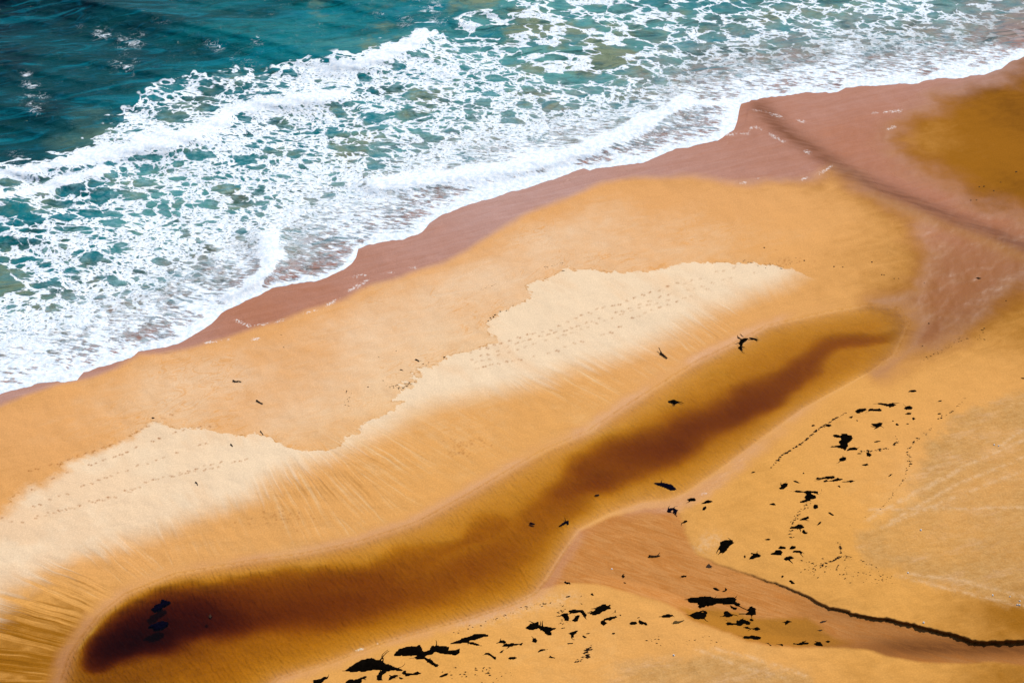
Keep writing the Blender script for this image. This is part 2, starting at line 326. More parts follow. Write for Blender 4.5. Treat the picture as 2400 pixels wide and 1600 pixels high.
# ------------------------------------------------------------------ small node language
class NT:
    def __init__(self, name):
        self.m = bpy.data.materials.new(name)
        self.m.use_nodes = True
        self.t = self.m.node_tree
        self.n, self.l = self.t.nodes, self.t.links
        self.n.clear()
        self.out = self.n.new("ShaderNodeOutputMaterial")

    def put(self, sock, v):
        if v is None:
            return
        if isinstance(v, bpy.types.NodeSocket):
            self.l.new(v, sock)
        elif isinstance(v, (tuple, list)):
            sock.default_value = tuple(v) + (1.0,) if len(v) == 3 and len(sock.default_value) == 4 else tuple(v)
        else:
            try:
                sock.default_value = v
            except TypeError:
                sock.default_value = (v, v, v)

    def math(self, op, a, b=None, c=None):
        n = self.n.new("ShaderNodeMath")
        n.operation = op
        for i, v in enumerate((a, b, c)):
            self.put(n.inputs[i], v)
        return n.outputs[0]

    def add(self, a, b): return self.math('ADD', a, b)
    def sub(self, a, b): return self.math('SUBTRACT', a, b)
    def mul(self, a, b): return self.math('MULTIPLY', a, b)
    def mx(self, a, b): return self.math('MAXIMUM', a, b)
    def mn(self, a, b): return self.math('MINIMUM', a, b)

    def vec(self, op, a, b=None):
        n = self.n.new("ShaderNodeVectorMath")
        n.operation = op
        self.put(n.inputs[0], a)
        if op == 'SCALE':
            self.put(n.inputs['Scale'], b)
        else:
            self.put(n.inputs[1], b)
        return n.outputs[0]

    def ss(self, a, b, x, o0=0.0, o1=1.0):
        n = self.n.new("ShaderNodeMapRange")
        n.interpolation_type = 'SMOOTHSTEP'
        self.put(n.inputs['Value'], x)
        self.put(n.inputs['From Min'], a)
        self.put(n.inputs['From Max'], b)
        self.put(n.inputs['To Min'], o0)
        self.put(n.inputs['To Max'], o1)
        return n.outputs[0]

    def attr(self, name):
        n = self.n.new("ShaderNodeAttribute")
        n.attribute_name = name
        return n.outputs['Fac']

    def pos(self):
        return self.n.new("ShaderNodeNewGeometry").outputs['Position']

    def comb(self, x, y, z=0.0):
        n = self.n.new("ShaderNodeCombineXYZ")
        for i, v in enumerate((x, y, z)):
            self.put(n.inputs[i], v)
        return n.outputs[0]

    def mapping(self, v, rot=0.0, scale=(1, 1, 1), loc=(0, 0, 0)):
        n = self.n.new("ShaderNodeMapping")
        self.put(n.inputs['Vector'], v)
        n.vector_type = 'TEXTURE'              # turn first, then stretch
        n.inputs['Rotation'].default_value = (0, 0, -rot)
        n.inputs['Scale'].default_value = tuple(1.0 / q for q in scale)
        n.inputs['Location'].default_value = loc
        return n.outputs[0]

    def noise(self, v, scale, detail=3.0, rough=0.55, dist=0.0, color=False, dim='2D'):
        n = self.n.new("ShaderNodeTexNoise")
        n.noise_dimensions = dim
        self.put(n.inputs['Vector'], v)
        n.inputs['Scale'].default_value = scale
        n.inputs['Detail'].default_value = detail
        n.inputs['Roughness'].default_value = rough
        n.inputs['Distortion'].default_value = dist
        return n.outputs['Color' if color else 'Fac']

    def voronoi(self, v, scale, feature='F1', out='Distance', rnd=1.0):
        n = self.n.new("ShaderNodeTexVoronoi")
        n.voronoi_dimensions = '2D'
        n.feature = feature
        self.put(n.inputs['Vector'], v)
        n.inputs['Scale'].default_value = scale
        n.inputs['Randomness'].default_value = rnd
        return n.outputs[out]

    def mix(self, fac, a, b, mode='MIX'):
        n = self.n.new("ShaderNodeMix")
        n.data_type = 'RGBA'
        n.blend_type = mode
        n.clamp_factor = True
        self.put(n.inputs[0], fac)
        self.put(n.inputs[6], a)
        self.put(n.inputs[7], b)
        return n.outputs[2]

    def bump(self, h, strength=1.0, dist=1.0, normal=None):
        n = self.n.new("ShaderNodeBump")
        n.inputs['Strength'].default_value = strength
        n.inputs['Distance'].default_value = dist
        self.put(n.inputs['Height'], h)
        self.put(n.inputs['Normal'], normal)
        return n.outputs[0]

    def principled(self, col, rough=0.8, normal=None, spec=0.5, ior=1.45):
        n = self.n.new("ShaderNodeBsdfPrincipled")
        self.put(n.inputs['Base Color'], col)
        self.put(n.inputs['Roughness'], rough)
        self.put(n.inputs['Specular IOR Level'], spec)
        n.inputs['IOR'].default_value = ior
        self.put(n.inputs['Normal'], normal)
        return n.outputs[0]

    def surface(self, s):
        self.l.new(s, self.out.inputs['Surface'])
        return self.m


def lin(r, g, b, k=1.0):
    f = lambda c: ((c / 255 + 0.055) / 1.055) ** 2.4 if c > 10 else c / 255 / 12.92
    return tuple(f(c) * k for c in (r, g, b))


KALB = 0.80                                    # albedo = how the sunlit sand looks / the light on it


def alb(r, g, b):
    return tuple(min(c, 0.88) for c in lin(r, g, b, KALB))


# ------------------------------------------------------------------ mesh helpers
def grid_mesh(name, P, attrs=None, mat=None, mask=None, smooth=True):
    rows, cols = P.shape[:2]
    me = bpy.data.meshes.new(name)
    idx = np.arange(rows * cols).reshape(rows, cols)
    quads = np.stack([idx[:-1, :-1], idx[:-1, 1:], idx[1:, 1:], idx[1:, :-1]], -1).reshape(-1, 4)
    co = P.reshape(-1, 3)
    if mask is not None:
        mk = mask.reshape(-1)
        quads = quads[mk[quads].any(1)]
        used = np.zeros(len(co), bool)
        used[quads.reshape(-1)] = True
        new = np.cumsum(used) - 1
        quads = new[quads]
        co = co[used]
        if attrs:
            attrs = {k: np.asarray(v).reshape(-1)[used] for k, v in attrs.items()}
    a, b, c = co[quads[0][0]], co[quads[0][1]], co[quads[0][2]]
    if np.cross(b - a, c - a)[2] < 0:
        quads = quads[:, ::-1]
    nq = len(quads)
    me.vertices.add(len(co))
    me.vertices.foreach_set("co", np.ascontiguousarray(co, np.float32).reshape(-1))
    me.loops.add(nq * 4)
    me.loops.foreach_set("vertex_index", np.ascontiguousarray(quads, np.int32).reshape(-1))
    me.polygons.add(nq)
    me.polygons.foreach_set("loop_start", np.arange(0, nq * 4, 4, dtype=np.int32))
    me.polygons.foreach_set("use_smooth", np.full(nq, smooth))
    me.update(calc_edges=True)
    for k, v in (attrs or {}).items():
        at = me.attributes.new(k, 'FLOAT', 'POINT')
        at.data.foreach_set("value", np.ascontiguousarray(np.asarray(v).reshape(-1), np.float32))
    if mat:
        me.materials.append(mat)
    return me


def link(name, me, parent=None):
    ob = bpy.data.objects.new(name, me)
    COL.objects.link(ob)
    if parent:
        ob.parent = parent
    return ob


def skirt(P, far=4000.0, which='lrb'):
    """Carry a sheet on past its edges so that it has no end in sight."""
    if 'l' in which:
        e = P[:, :1].copy(); e[..., 0] -= far; P = np.concatenate([e, P], 1)
    if 'r' in which:
        e = P[:, -1:].copy(); e[..., 0] += far; P = np.concatenate([P, e], 1)
    if 'b' in which:
        e = P[-1:].copy(); e[..., 1] -= far; P = np.concatenate([P, e], 0)
    return P


def padA(A, which='lrb'):
    if 'l' in which: A = np.concatenate([A[:, :1], A], 1)
    if 'r' in which: A = np.concatenate([A, A[:, -1:]], 1)
    if 'b' in which: A = np.concatenate([A, A[-1:]], 0)
    return A


UCOLS = np.concatenate([np.linspace(-1400, -70, 40)[:-1], np.arange(-70, 2470, 2.4), np.linspace(2470, 3800, 40)])


# ------------------------------------------------------------------ sand material
def sand_material():
    t = NT("beach_sand")
    P = t.pos()
    rs, rd = t.attr('rim_s'), t.attr('rim_d')
    rill_m = t.attr('rill')
    warp = t.noise(P, 0.25, 2.0)
    rill1 = t.noise(t.comb(t.add(t.mul(rs, 1.9), t.mul(warp, 1.2)), t.mul(rd, 0.055)), 1.0, 3.0, 0.6)
    rill2 = t.noise(t.comb(t.mul(rs, 0.55), t.mul(rd, 0.05), 7.0), 1.0, 2.0, 0.5, dim='3D')
    rill = t.add(t.mul(rill1, 0.65), t.mul(rill2, 0.35))
    big = t.noise(P, 0.09, 4.0, 0.55)
    med = t.noise(P, 0.6, 4.0, 0.6)
    fine = t.noise(P, 5.5, 3.0, 0.75)
    swash = t.noise(t.mapping(P, R(-24), (0.2, 0.62, 1)), 1.0, 5.0, 0.62, 0.9)
    wisp = t.math('ABSOLUTE', t.sub(t.noise(t.mapping(P, R(-38), (0.26, 0.62, 1)), 1.0, 3.0, 0.55, 1.2), 0.5))
    wisp = t.mul(t.ss(0.035, 0.0, wisp), t.ss(0.48, 0.62, t.noise(P, 0.07, 2.0)))
    # moisture of the open sand, with corner vignette darkening painted in
    m = t.attr('moist_vignette')
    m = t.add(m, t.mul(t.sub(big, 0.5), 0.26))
    m = t.add(m, t.ss(-4.5, 0.0, t.attr('wet'), 0.0, 0.12))
    m = t.add(m, t.mul(t.sub(med, 0.5), 0.12))
    m = t.add(m, t.add(t.mul(t.sub(swash, 0.5), 0.17), t.mul(t.mul(wisp, t.ss(0.55, 0.3, t.attr('moist_vignette'))), 0.14)))
    m = t.add(m, t.mul(t.mul(t.sub(rill, 0.5), rill_m), 1.6))
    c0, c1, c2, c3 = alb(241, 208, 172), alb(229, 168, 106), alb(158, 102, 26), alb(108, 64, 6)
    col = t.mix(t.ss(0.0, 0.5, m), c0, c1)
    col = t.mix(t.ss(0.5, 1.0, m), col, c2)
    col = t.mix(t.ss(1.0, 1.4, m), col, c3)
    col = t.mix(t.attr('ochre'), col, t.mix(1.0, col, (1.0, 0.97, 0.60), 'MULTIPLY'))
    # blown dry sand
    edge_n = t.add(t.mul(t.sub(t.noise(P, 0.9, 5.0, 0.65), 0.5), 1.6), t.mul(t.sub(t.noise(t.mapping(P, R(35), (0.5, 2.4, 1)), 1.0, 3.0), 0.5), 0.9))
    dt = t.add(t.attr('dry_top'), edge_n)
    dtop = t.ss(t.mul(t.attr('tsoft'), -0.4), t.attr('tsoft'), dt)
    botn = t.add(t.mul(t.mul(t.sub(rill, 0.5), t.add(rill_m, 0.15)), 11.0), t.mul(t.sub(med, 0.5), 1.5))
    dbot = t.ss(-2.2, 3.6, t.add(t.attr('dry_bot'), botn))
    dry = t.mul(dtop, dbot)
    damp_in = t.ss(0.50, 0.70, t.add(t.mul(t.noise(t.mapping(P, R(-38), (0.22, 0.09, 1)), 1.0, 4.0, 0.55), 0.75), t.mul(rill, 0.25)))
    dcol = t.mix(t.mx(t.mul(damp_in, 0.75), t.mul(t.attr('tan'), t.ss(0.25, 0.6, t.noise(P, 0.2, 4.0)))), alb(245, 217, 181), alb(240, 203, 162))
    dcol = t.mix(t.mul(t.sub(med, 0.35), 0.5), dcol, alb(238, 208, 170))
    col = t.mix(dry, col, dcol)
    ridge = t.mul(t.ss(-0.22, -0.02, dt), t.ss(0.05, -0.02, dt))
    ridge = t.mul(t.mul(ridge, dbot), t.ss(0.45, 0.6, t.noise(P, 0.8, 3.0)))
    col = t.mix(t.mul(ridge, 0.8), col, alb(190, 130, 62))
    # crusty ground landward, with tracks
    cr = t.ss(-1.2, 1.6, t.add(t.attr('crust'), t.mul(t.sub(t.noise(P, 0.35, 5.0, 0.65), 0.5), 6.0)))
    ccol = t.mix(t.ss(0.3, 0.7, t.noise(t.mapping(P, R(-20), (0.8, 1.5, 1)), 1.0, 6.0, 0.8)), alb(194, 142, 78), alb(212, 164, 102))
    ccol = t.mix(t.ss(0.50, 0.78, t.noise(t.mapping(P, R(-20), (0.10, 0.32, 1)), 1.0, 6.0, 0.75)), ccol, alb(222, 178, 132))
    col = t.mix(t.mul(cr, t.ss(0.3, 0.7, t.noise(P, 0.12, 5.0, 0.6), 0.45, 0.9)), col, ccol)
    tr = t.mul(t.attr('track'), t.ss(0.35, 0.65, t.noise(P, 1.0, 5.0, 0.8)))
    col = t.mix(t.mul(tr, 0.5), col, alb(236, 198, 154))
    # stream bed and cut
    dc = t.attr('dc')
    flow = t.noise(t.mapping(P, R(26), (0.22, 1.5, 1)), 1.0, 6.0, 0.66, 1.4)
    ch = t.ss(-0.25, 0.55, t.add(dc, t.mul(t.sub(med, 0.5), 0.4)))
    bed = t.mix(t.ss(0.3, 0.72, flow), alb(192, 122, 54), alb(206, 142, 78))
    bed = t.mix(t.ss(-0.5, 0.8, t.add(t.attr('cut'), t.mul(t.sub(med, 0.5), 1.5))), bed, alb(176, 116, 34))
    bed = t.mix(t.mul(t.attr('stain'), t.ss(0.2, 0.6, flow, 0.75, 1.0)), bed, alb(120, 70, 26))
    col = t.mix(ch, col, bed)
    lip = t.mul(t.ss(0.0, 0.25, dc), t.attr('bank'))
    col = t.mix(lip, col, alb(120, 66, 14))
    # wet swash zone and pool margin
    wsoft = t.attr('wsoft')
    wetd = t.add(t.attr('wet'), t.mul(t.mul(t.sub(t.noise(P, 0.16, 5.0), 0.5), wsoft), 1.5))
    wet = t.ss(t.mul(wsoft, -1.0), wsoft, wetd)
    sh = t.attr('painted_sheen')
    wcol = t.mix(t.add(t.mul(sh, 0.85), t.mul(t.sub(swash, 0.5), 0.35)), alb(184, 114, 72), alb(200, 162, 152))  # sky reflection put into the base colour as a pinkish grey
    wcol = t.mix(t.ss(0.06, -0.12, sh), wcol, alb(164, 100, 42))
    film = t.noise(t.mapping(P, R(-22), (0.10, 1.1, 1)), 1.0, 5.0, 0.65, 0.8)
    wcol = t.mix(t.ss(0.3, 0.7, film, 0.0, 0.25), wcol, alb(160, 98, 62))
    col = t.mix(wet, col, wcol)
    dp = t.attr('dp')
    pm = t.mul(t.ss(-2.3, -0.2, t.add(dp, t.mul(t.sub(med, 0.5), 1.2))), t.ss(2.4, 0.2, dp))
    pm = t.mul(pm, t.attr('rimk'))
    pm = t.mul(pm, t.ss(0.15, 0.6, t.noise(P, 0.10, 3.0)))
    col = t.mix(t.mul(pm, 0.4), col, alb(198, 138, 102))
    rn = t.attr('runnel')
    col = t.mix(t.mul(t.attr('side'), 0.55), col, alb(176, 118, 36))
    rip = t.noise(t.mapping(P, R(26), (0.28, 1.7, 1)), 1.0, 2.0, 0.5, 0.3)
    col = t.mix(t.mul(rn, t.ss(0.3, 0.7, rip, 0.6, 0.95)), col, alb(128, 72, 28))
    fz = t.mul(t.mul(t.attr('froth'), t.ss(0.40, 0.66, t.noise(P, 3.2, 5.0, 0.8))), t.ss(0.35, 0.6, t.noise(P, 0.45, 3.0)))
    col = t.mix(t.ss(0.2, 0.7, fz, 0.0, 0.85), col, alb(244, 234, 228))
    # trodden marks and grain
    pr = t.attr('prints')
    col = t.mix(t.mul(pr, 1.15), col, alb(164, 98, 40))
    col = t.mix(t.ss(0.35, 0.75, fine), t.mix(0.85, (0, 0, 0), col), col)
    wetness = t.mx(t.mx(wet, t.mul(pm, 0.8)), t.mx(t.mul(ch, 0.25), t.mul(t.ss(-0.5, 0.2, dp), 0.4)))
    rough = t.ss(0, 1, wetness, 0.85, 0.26)
    hgt = t.add(t.mul(fine, 0.007), t.mul(med, 0.05))
    hgt = t.add(hgt, t.mul(t.mul(rill, rill_m), 0.20))
    hgt = t.add(hgt, t.mul(swash, t.ss(0.6, 0.0, wet, 0.0, 0.10)))
    hgt = t.add(hgt, t.mul(t.mul(ch, flow), 0.025))
    hgt = t.add(hgt, t.mul(t.mul(cr, t.noise(P, 2.2, 4.0, 0.7)), 0.10))
    hgt = t.sub(hgt, t.mul(pr, 0.05))
    spec = t.ss(0, 1, wetness, 0.04, 0.30)
    return t.surface(t.principled(col, rough, t.bump(hgt, 0.55, 1.0), spec))


# ---- footprints: rows of paired marks pressed into the sand
def print_rows():
    rows = [('3a', [(30, 1440), (350, 1365), (640, 1275), (930, 1210), (1240, 1075), (1430, 1020), (1650, 970), (1900, 890), (2200, 835)], 9, 1.0),
            ('3a', [(60, 1325), (260, 1255), (440, 1190), (600, 1110), (770, 1040), (960, 975), (1140, 920), (1320, 850), (1500, 785), (1690, 730), (1860, 680), (2050, 610)], 9, 0.9),
            ('3a', [(60, 1135), (220, 1050), (370, 980), (550, 915), (740, 860), (920, 795), (1080, 735), (1230, 660), (1400, 605), (1560, 540), (1720, 495), (1890, 465), (2080, 450)], 9, 1.0),
            ('3a', [(30, 940), (260, 880), (440, 820), (640, 755), (840, 690), (1020, 610), (1180, 525), (1340, 435), (1500, 350), (1620, 300)], 9, 0.9),
            ('3b', [(0, 1230), (190, 1170), (370, 1120), (600, 1035), (830, 1000), (1010, 920), (1200, 835), (1370, 775), (1600, 725), (1800, 640), (2030, 575), (2240, 495)], 8, 1.0),
            ('3b', [(0, 1310), (240, 1225), (490, 1135), (660, 1085), (850, 1030), (1020, 985), (1190, 940), (1420, 855), (1640, 775), (1840, 715), (2060, 630), (2280, 560)], 9, .8),
            ('3b', [(60, 1340), (300, 1265), (530, 1195), (740, 1120), (890, 1075), (1110, 1000), (1330, 925), (1540, 840), (1770, 760), (1980, 690), (2200, 630)], 10, .6),
            ('3b', [(60, 1405), (320, 1340), (490, 1305), (650, 1268), (850, 1230), (1000, 1172), (1160, 1110), (1320, 1060), (1560, 980), (1700, 870), (1840, 815), (1990, 755), (2140, 705), (2300, 640)], 8, .9),
            ('1f', [(0, 390), (100, 355), (200, 325), (310, 295), (370, 275)], 9, .6), ('1f', [(20, 440), (130, 410), (240, 380), (350, 350)], 9, .5), ('1f', [(0, 490), (100, 460), (200, 400)], 9, .5),
            ('2a', [(0, 440), (90, 480), (160, 465), (290, 430), (400, 392), (520, 360), (640, 330), (760, 300), (900, 245), (1000, 185), (1130, 155), (1300, 120), (1450, 90), (1580, 60), (1700, 25)], 8, .8)]
    out = []
    for k, pts, gap, s in rows:
        p = np.array(Zm(k, pts))
        p = np.stack([np.interp(np.linspace(0, len(p) - 1, 5 * len(p)), np.arange(len(p)), p[:, i]) for i in (0, 1)], -1)
        p[:, 1] += np.cumsum(RNG.normal(0, 0.5, len(p))) * 0.6
        seg = np.hypot(*(p[1:] - p[:-1]).T)
        L = np.concatenate([[0], np.cumsum(seg)])
        q = RNG.uniform(0, 5)
        while q < L[-1]:
            x, y = np.interp(q, L, p[:, 0]), np.interp(q, L, p[:, 1])
            y += RNG.normal(0, 1.1)
            if RNG.uniform() < 0.12:
                q += gap * 2
                continue
            out.append((x, y, s * RNG.uniform(.3, 1)))
            out.append((x + RNG.uniform(2.5, 6.5), y - RNG.uniform(-2, 3), s * RNG.uniform(.15, .95)))
            q += gap * RNG.uniform(1.6, 3.0)
    for cx, cy, n, r in ((1880 / 2.904, 1060 + 440 / 2.904, 45, 36), (800 + 860 / 2.904, 530 + 1480 / 2.904, 40, 24), (800 + 800 / 2.904, 530 + 1545 / 2.904, 25, 14), (1600 + 700 / 2.904, 530 + 230 / 2.904, 20, 40)):
        for _ in range(n):
            out.append((cx + RNG.normal(0, r), cy + RNG.normal(0, r * .28), RNG.uniform(.15, .55)))
    return out


def build_sand():
    rows_in = np.linspace(0, 1, 660)
    top = v_water(UCOLS) - 70
    V = top[None, :] + (1650 - top)[None, :] * rows_in[:, None]
    extra = np.array([1700, 1800, 1950, 2150, 2400, 2700, 3000, 3400])[:, None]
    steep = np.concatenate([(top - 30)[None, :], V, np.repeat(extra, len(UCOLS), 1)], 0)
    U = np.repeat(UCOLS[None, :], len(steep), 0)
    f = ground(U, steep, True)
    h = f['h']
    prints = np.zeros(U.shape)
    # splat each mark into the sheet
    frac = lambda x, y: (y - np.interp(x, UCOLS, top)) / (1650 - np.interp(x, UCOLS, top)) * 659 + 1
    for x, y, s in print_rows():
        ci, ri = np.searchsorted(UCOLS, x), int(round(float(frac(x, y))))
        for i in range(max(ri - 2, 0), ri + 3):
            for j in range(max(ci - 2, 0), min(ci + 3, len(UCOLS))):
                e = ((UCOLS[j] - x) / 2.1) ** 2 + ((steep[i, j] - y) / 1.7) ** 2
                prints[i, j] = max(prints[i, j], s * math.exp(-e))
    bank = bank_height(U) * (polyline_dist(U, steep, BANK) < 3.2) * (f['dc'] > 0)
    w_face = np.maximum(bank_height(U) * 18 * MY * 0.95, 0.35)
    bank = np.clip(bank * 3, 0, 1) * (f['dc'] < w_face * 1.15)
    lump = 0.05 * fbm(U * 0.02, steep * 0.03, 21, 4) * sstep(0.5, 3, np.abs(f['dp']))
    lump = lump * (f['ds'] > 1)
    rag = (vnoise(U / 9.0, steep / 30.0, 31) * 0.12 + vnoise(U / 4.0, steep / 20.0, 32) * 0.06) * bank
    P = place(U, steep, h + lump + rag)
    at = {k: f[k] for k in ('dry_top', 'dry_bot', 'wet', 'rim_d', 'rim_s', 'moist_vignette', 'crust', 'cut', 'dc', 'dp', 'runnel', 'track', 'rill', 'froth', 'painted_sheen', 'wsoft', 'stain', 'ochre', 'rimk', 'tsoft', 'tan', 'side')}
    at['prints'], at['bank'] = prints, bank
    P[0, :, 2] = -6.0
    P = skirt(P)
    at = {k: padA(v) for k, v in at.items()}
    ob = link("sand_beach", grid_mesh("sand_beach", P, at, sand_material()))
    ob['kind'] = 'structure'
    ob['label'] = "orange and pale sand beach with a winding pool, rills and rows of footprints"
    return ob


# ------------------------------------------------------------------ sea
OUTER = Zm('1a', [(0, 1110), (130, 1100), (260, 1080), (380, 1060), (450, 1020), (560, 960), (640, 900), (700, 830), (760, 770), (860, 720), (900, 680), (960, 640), (980, 590), (1080, 560), (1160, 510), (1240, 480), (1400, 478), (1470, 460), (1580, 445), (1680, 460), (1780, 475), (1880, 475), (1930, 430), (2050, 405), (2180, 385), (2323, 378)]) + \
    Zm('1b', [(60, 390), (150, 360), (230, 290), (270, 260), (400, 240), (470, 200), (540, 172), (600, 190), (700, 180), (770, 150), (830, 110), (920, 80), (1050, 55), (1190, 10), (1300, -30), (1800, -200), (3000, -700), (9000, -2600)])
FOAM_POLY = [(-4000, 900), (-300, 430)] + OUTER + [(4500, 4000), (-4000, 4000)]
CRESTS = [(Zm('1a', [(-400, 1230), (0, 1175), (260, 1130), (420, 1105), (600, 1070), (750, 1030), (900, 1000), (1100, 970), (1250, 930), (1400, 870), (1500, 810)]), 1.25, 1.0),
          (Zm('1a', [(1500, 800), (1560, 760), (1650, 735), (1780, 700), (1900, 690), (2050, 680), (2200, 660), (2323, 640)]), 0.8, 0.75),
          (Zm('1a', [(-300, 1370), (0, 1330), (150, 1310), (300, 1280), (450, 1235), (600, 1185), (700, 1150)]), 0.7, 0.9),
          (Zm('1b', [(20, 415), (100, 410), (200, 385), (350, 340), (480, 280), (540, 215)]), 1.2, 1.0),
          (Zm('1b', [(250, 1250), (500, 1228), (800, 1195), (1100, 1140), (1400, 1085), (1700, 1000), (1900, 910), (2100, 820), (2240, 740), (2323, 680)]), 0.85, 1.0),
          (Zm('1c', [(0, 690), (100, 700), (250, 705), (390, 695)]), 0.45, 0.9),
          (Zm('1d', [(1830, 80), (1840, 200), (1815, 280), (1780, 340), (1700, 420), (1620, 480)]), 0.9, 0.9),
          (Zm('1b', [(800, 150), (920, 82), (1050, 58), (1190, 12), (1290, -30)]), 0.5, 0.7),
          (Zm('1b', [(1370, -20), (1300, 60), (1240, 110)]), 0.5, 0.7), (Zm('1b', [(1560, 20), (1800, 15), (1870, -10)]), 0.5, 0.7),
          (Zm('1a', [(1890, 470), (1930, 435), (2050, 410), (2180, 388), (2323, 382)]), 0.5, 0.7)]
FOAM = [(1250, 60, .36), (1400, 120, .30), (1500, 60, .42), (1700, 60, .44), (1900, 40, .46), (2100, 60, .5), (2300, 30, .40), (2345, 75, .22), (2260, 60, .5), (1300, 150, .30), (1200, 120, .45), (1120, 60, .32), (1100, 140, .6), (1300, 210, .45), (1450, 200, .55), (1600, 150, .55), (1800, 120, .5), (2000, 110, .56), (2200, 110, .62), (2300, 130, .9), (2050, 165, .9), (1850, 185, .85), (2200, 150, .9), (1950, 150, .8), (1700, 210, .85), (1650, 200, .75), (1500, 250, .75), (1300, 280, .72), (1150, 230, .7), (1000, 170, .85), (1000, 250, .6), (900, 200, .62), (850, 260, .55), (820, 330, .5), (930, 330, .6), (1000, 400, .78), (1150, 330, .82), (1300, 340, .84), (1450, 310, .78), (1600, 280, .75), (1650, 260, .8), (1550, 320, .7), (1450, 350, .75), (1150, 430, .95), (1250, 400, .85),
        (100, 430, .5), (60, 540, .45), (30, 600, .38), (200, 480, .55), (330, 380, .6), (400, 350, .5), (480, 420, .65), (400, 450, .6), (300, 500, .7), (150, 560, .75), (100, 650, .6), (40, 660, .42), (200, 650, .75), (350, 560, .75), (500, 500, .8), (600, 420, .75), (700, 350, .65), (650, 300, .65), (550, 330, .75), (700, 250, .78), (760, 190, .85), (560, 200, .55), (450, 220, .5), (400, 260, .5), (500, 270, .7), (330, 300, .75), (620, 200, .75), (800, 420, .78), (900, 450, .82), (700, 480, .8), (600, 560, .75), (480, 620, .7), (350, 680, .72), (200, 740, .86), (80, 740, .86), (60, 820, .88), (200, 800, .8), (330, 740, .8), (450, 680, .86), (700, 600, .6), (650, 620, .65), (800, 540, .78), (950, 490, .82), (20, 400, .3), (60, 405, .4)]
CAPS = [(232, 80, 26, .34), (300, 95, 36, .32), (70, 195, 24, .26), (75, 225, 34, .26), (85, 255, 24, .22), (290, 150, 40, .2), (500, 103, 34, .2), (590, 95, 22, .18), (180, 58, 12, .2), (980, 15, 40, .3), (870, 35, 20, .28), (930, 50, 30, .26), (1010, 45, 26, .26), (40, 360, 30, .22), (370, 45, 26, .14), (560, 140, 40, .2), (60, 170, 16, .2)]
DEEP_VIGNETTE = [(20, 20, 1.0), (150, 20, .9), (20, 150, .9), (150, 120, .75), (300, 50, .7), (300, 150, .65), (100, 260, .75), (20, 330, .75), (450, 60, .55), (450, 150, .5), (200, 260, .6), (600, 60, .42), (700, 100, .36), (850, 60, .32), (1000, 40, .3), (560, 20, .5), (800, 20, .34), (1100, 60, .16), (1300, 100, .1), (1700, 50, .25), (2000, 50, .35), (2300, 30, .6), (1000, 150, .15), (60, 560, .3), (60, 440, .4), (300, 330, .3), (400, 220, .35), (350, 440, .15), (2000, 120, .3)]  # water depth; top-left values also carry vignette darkening


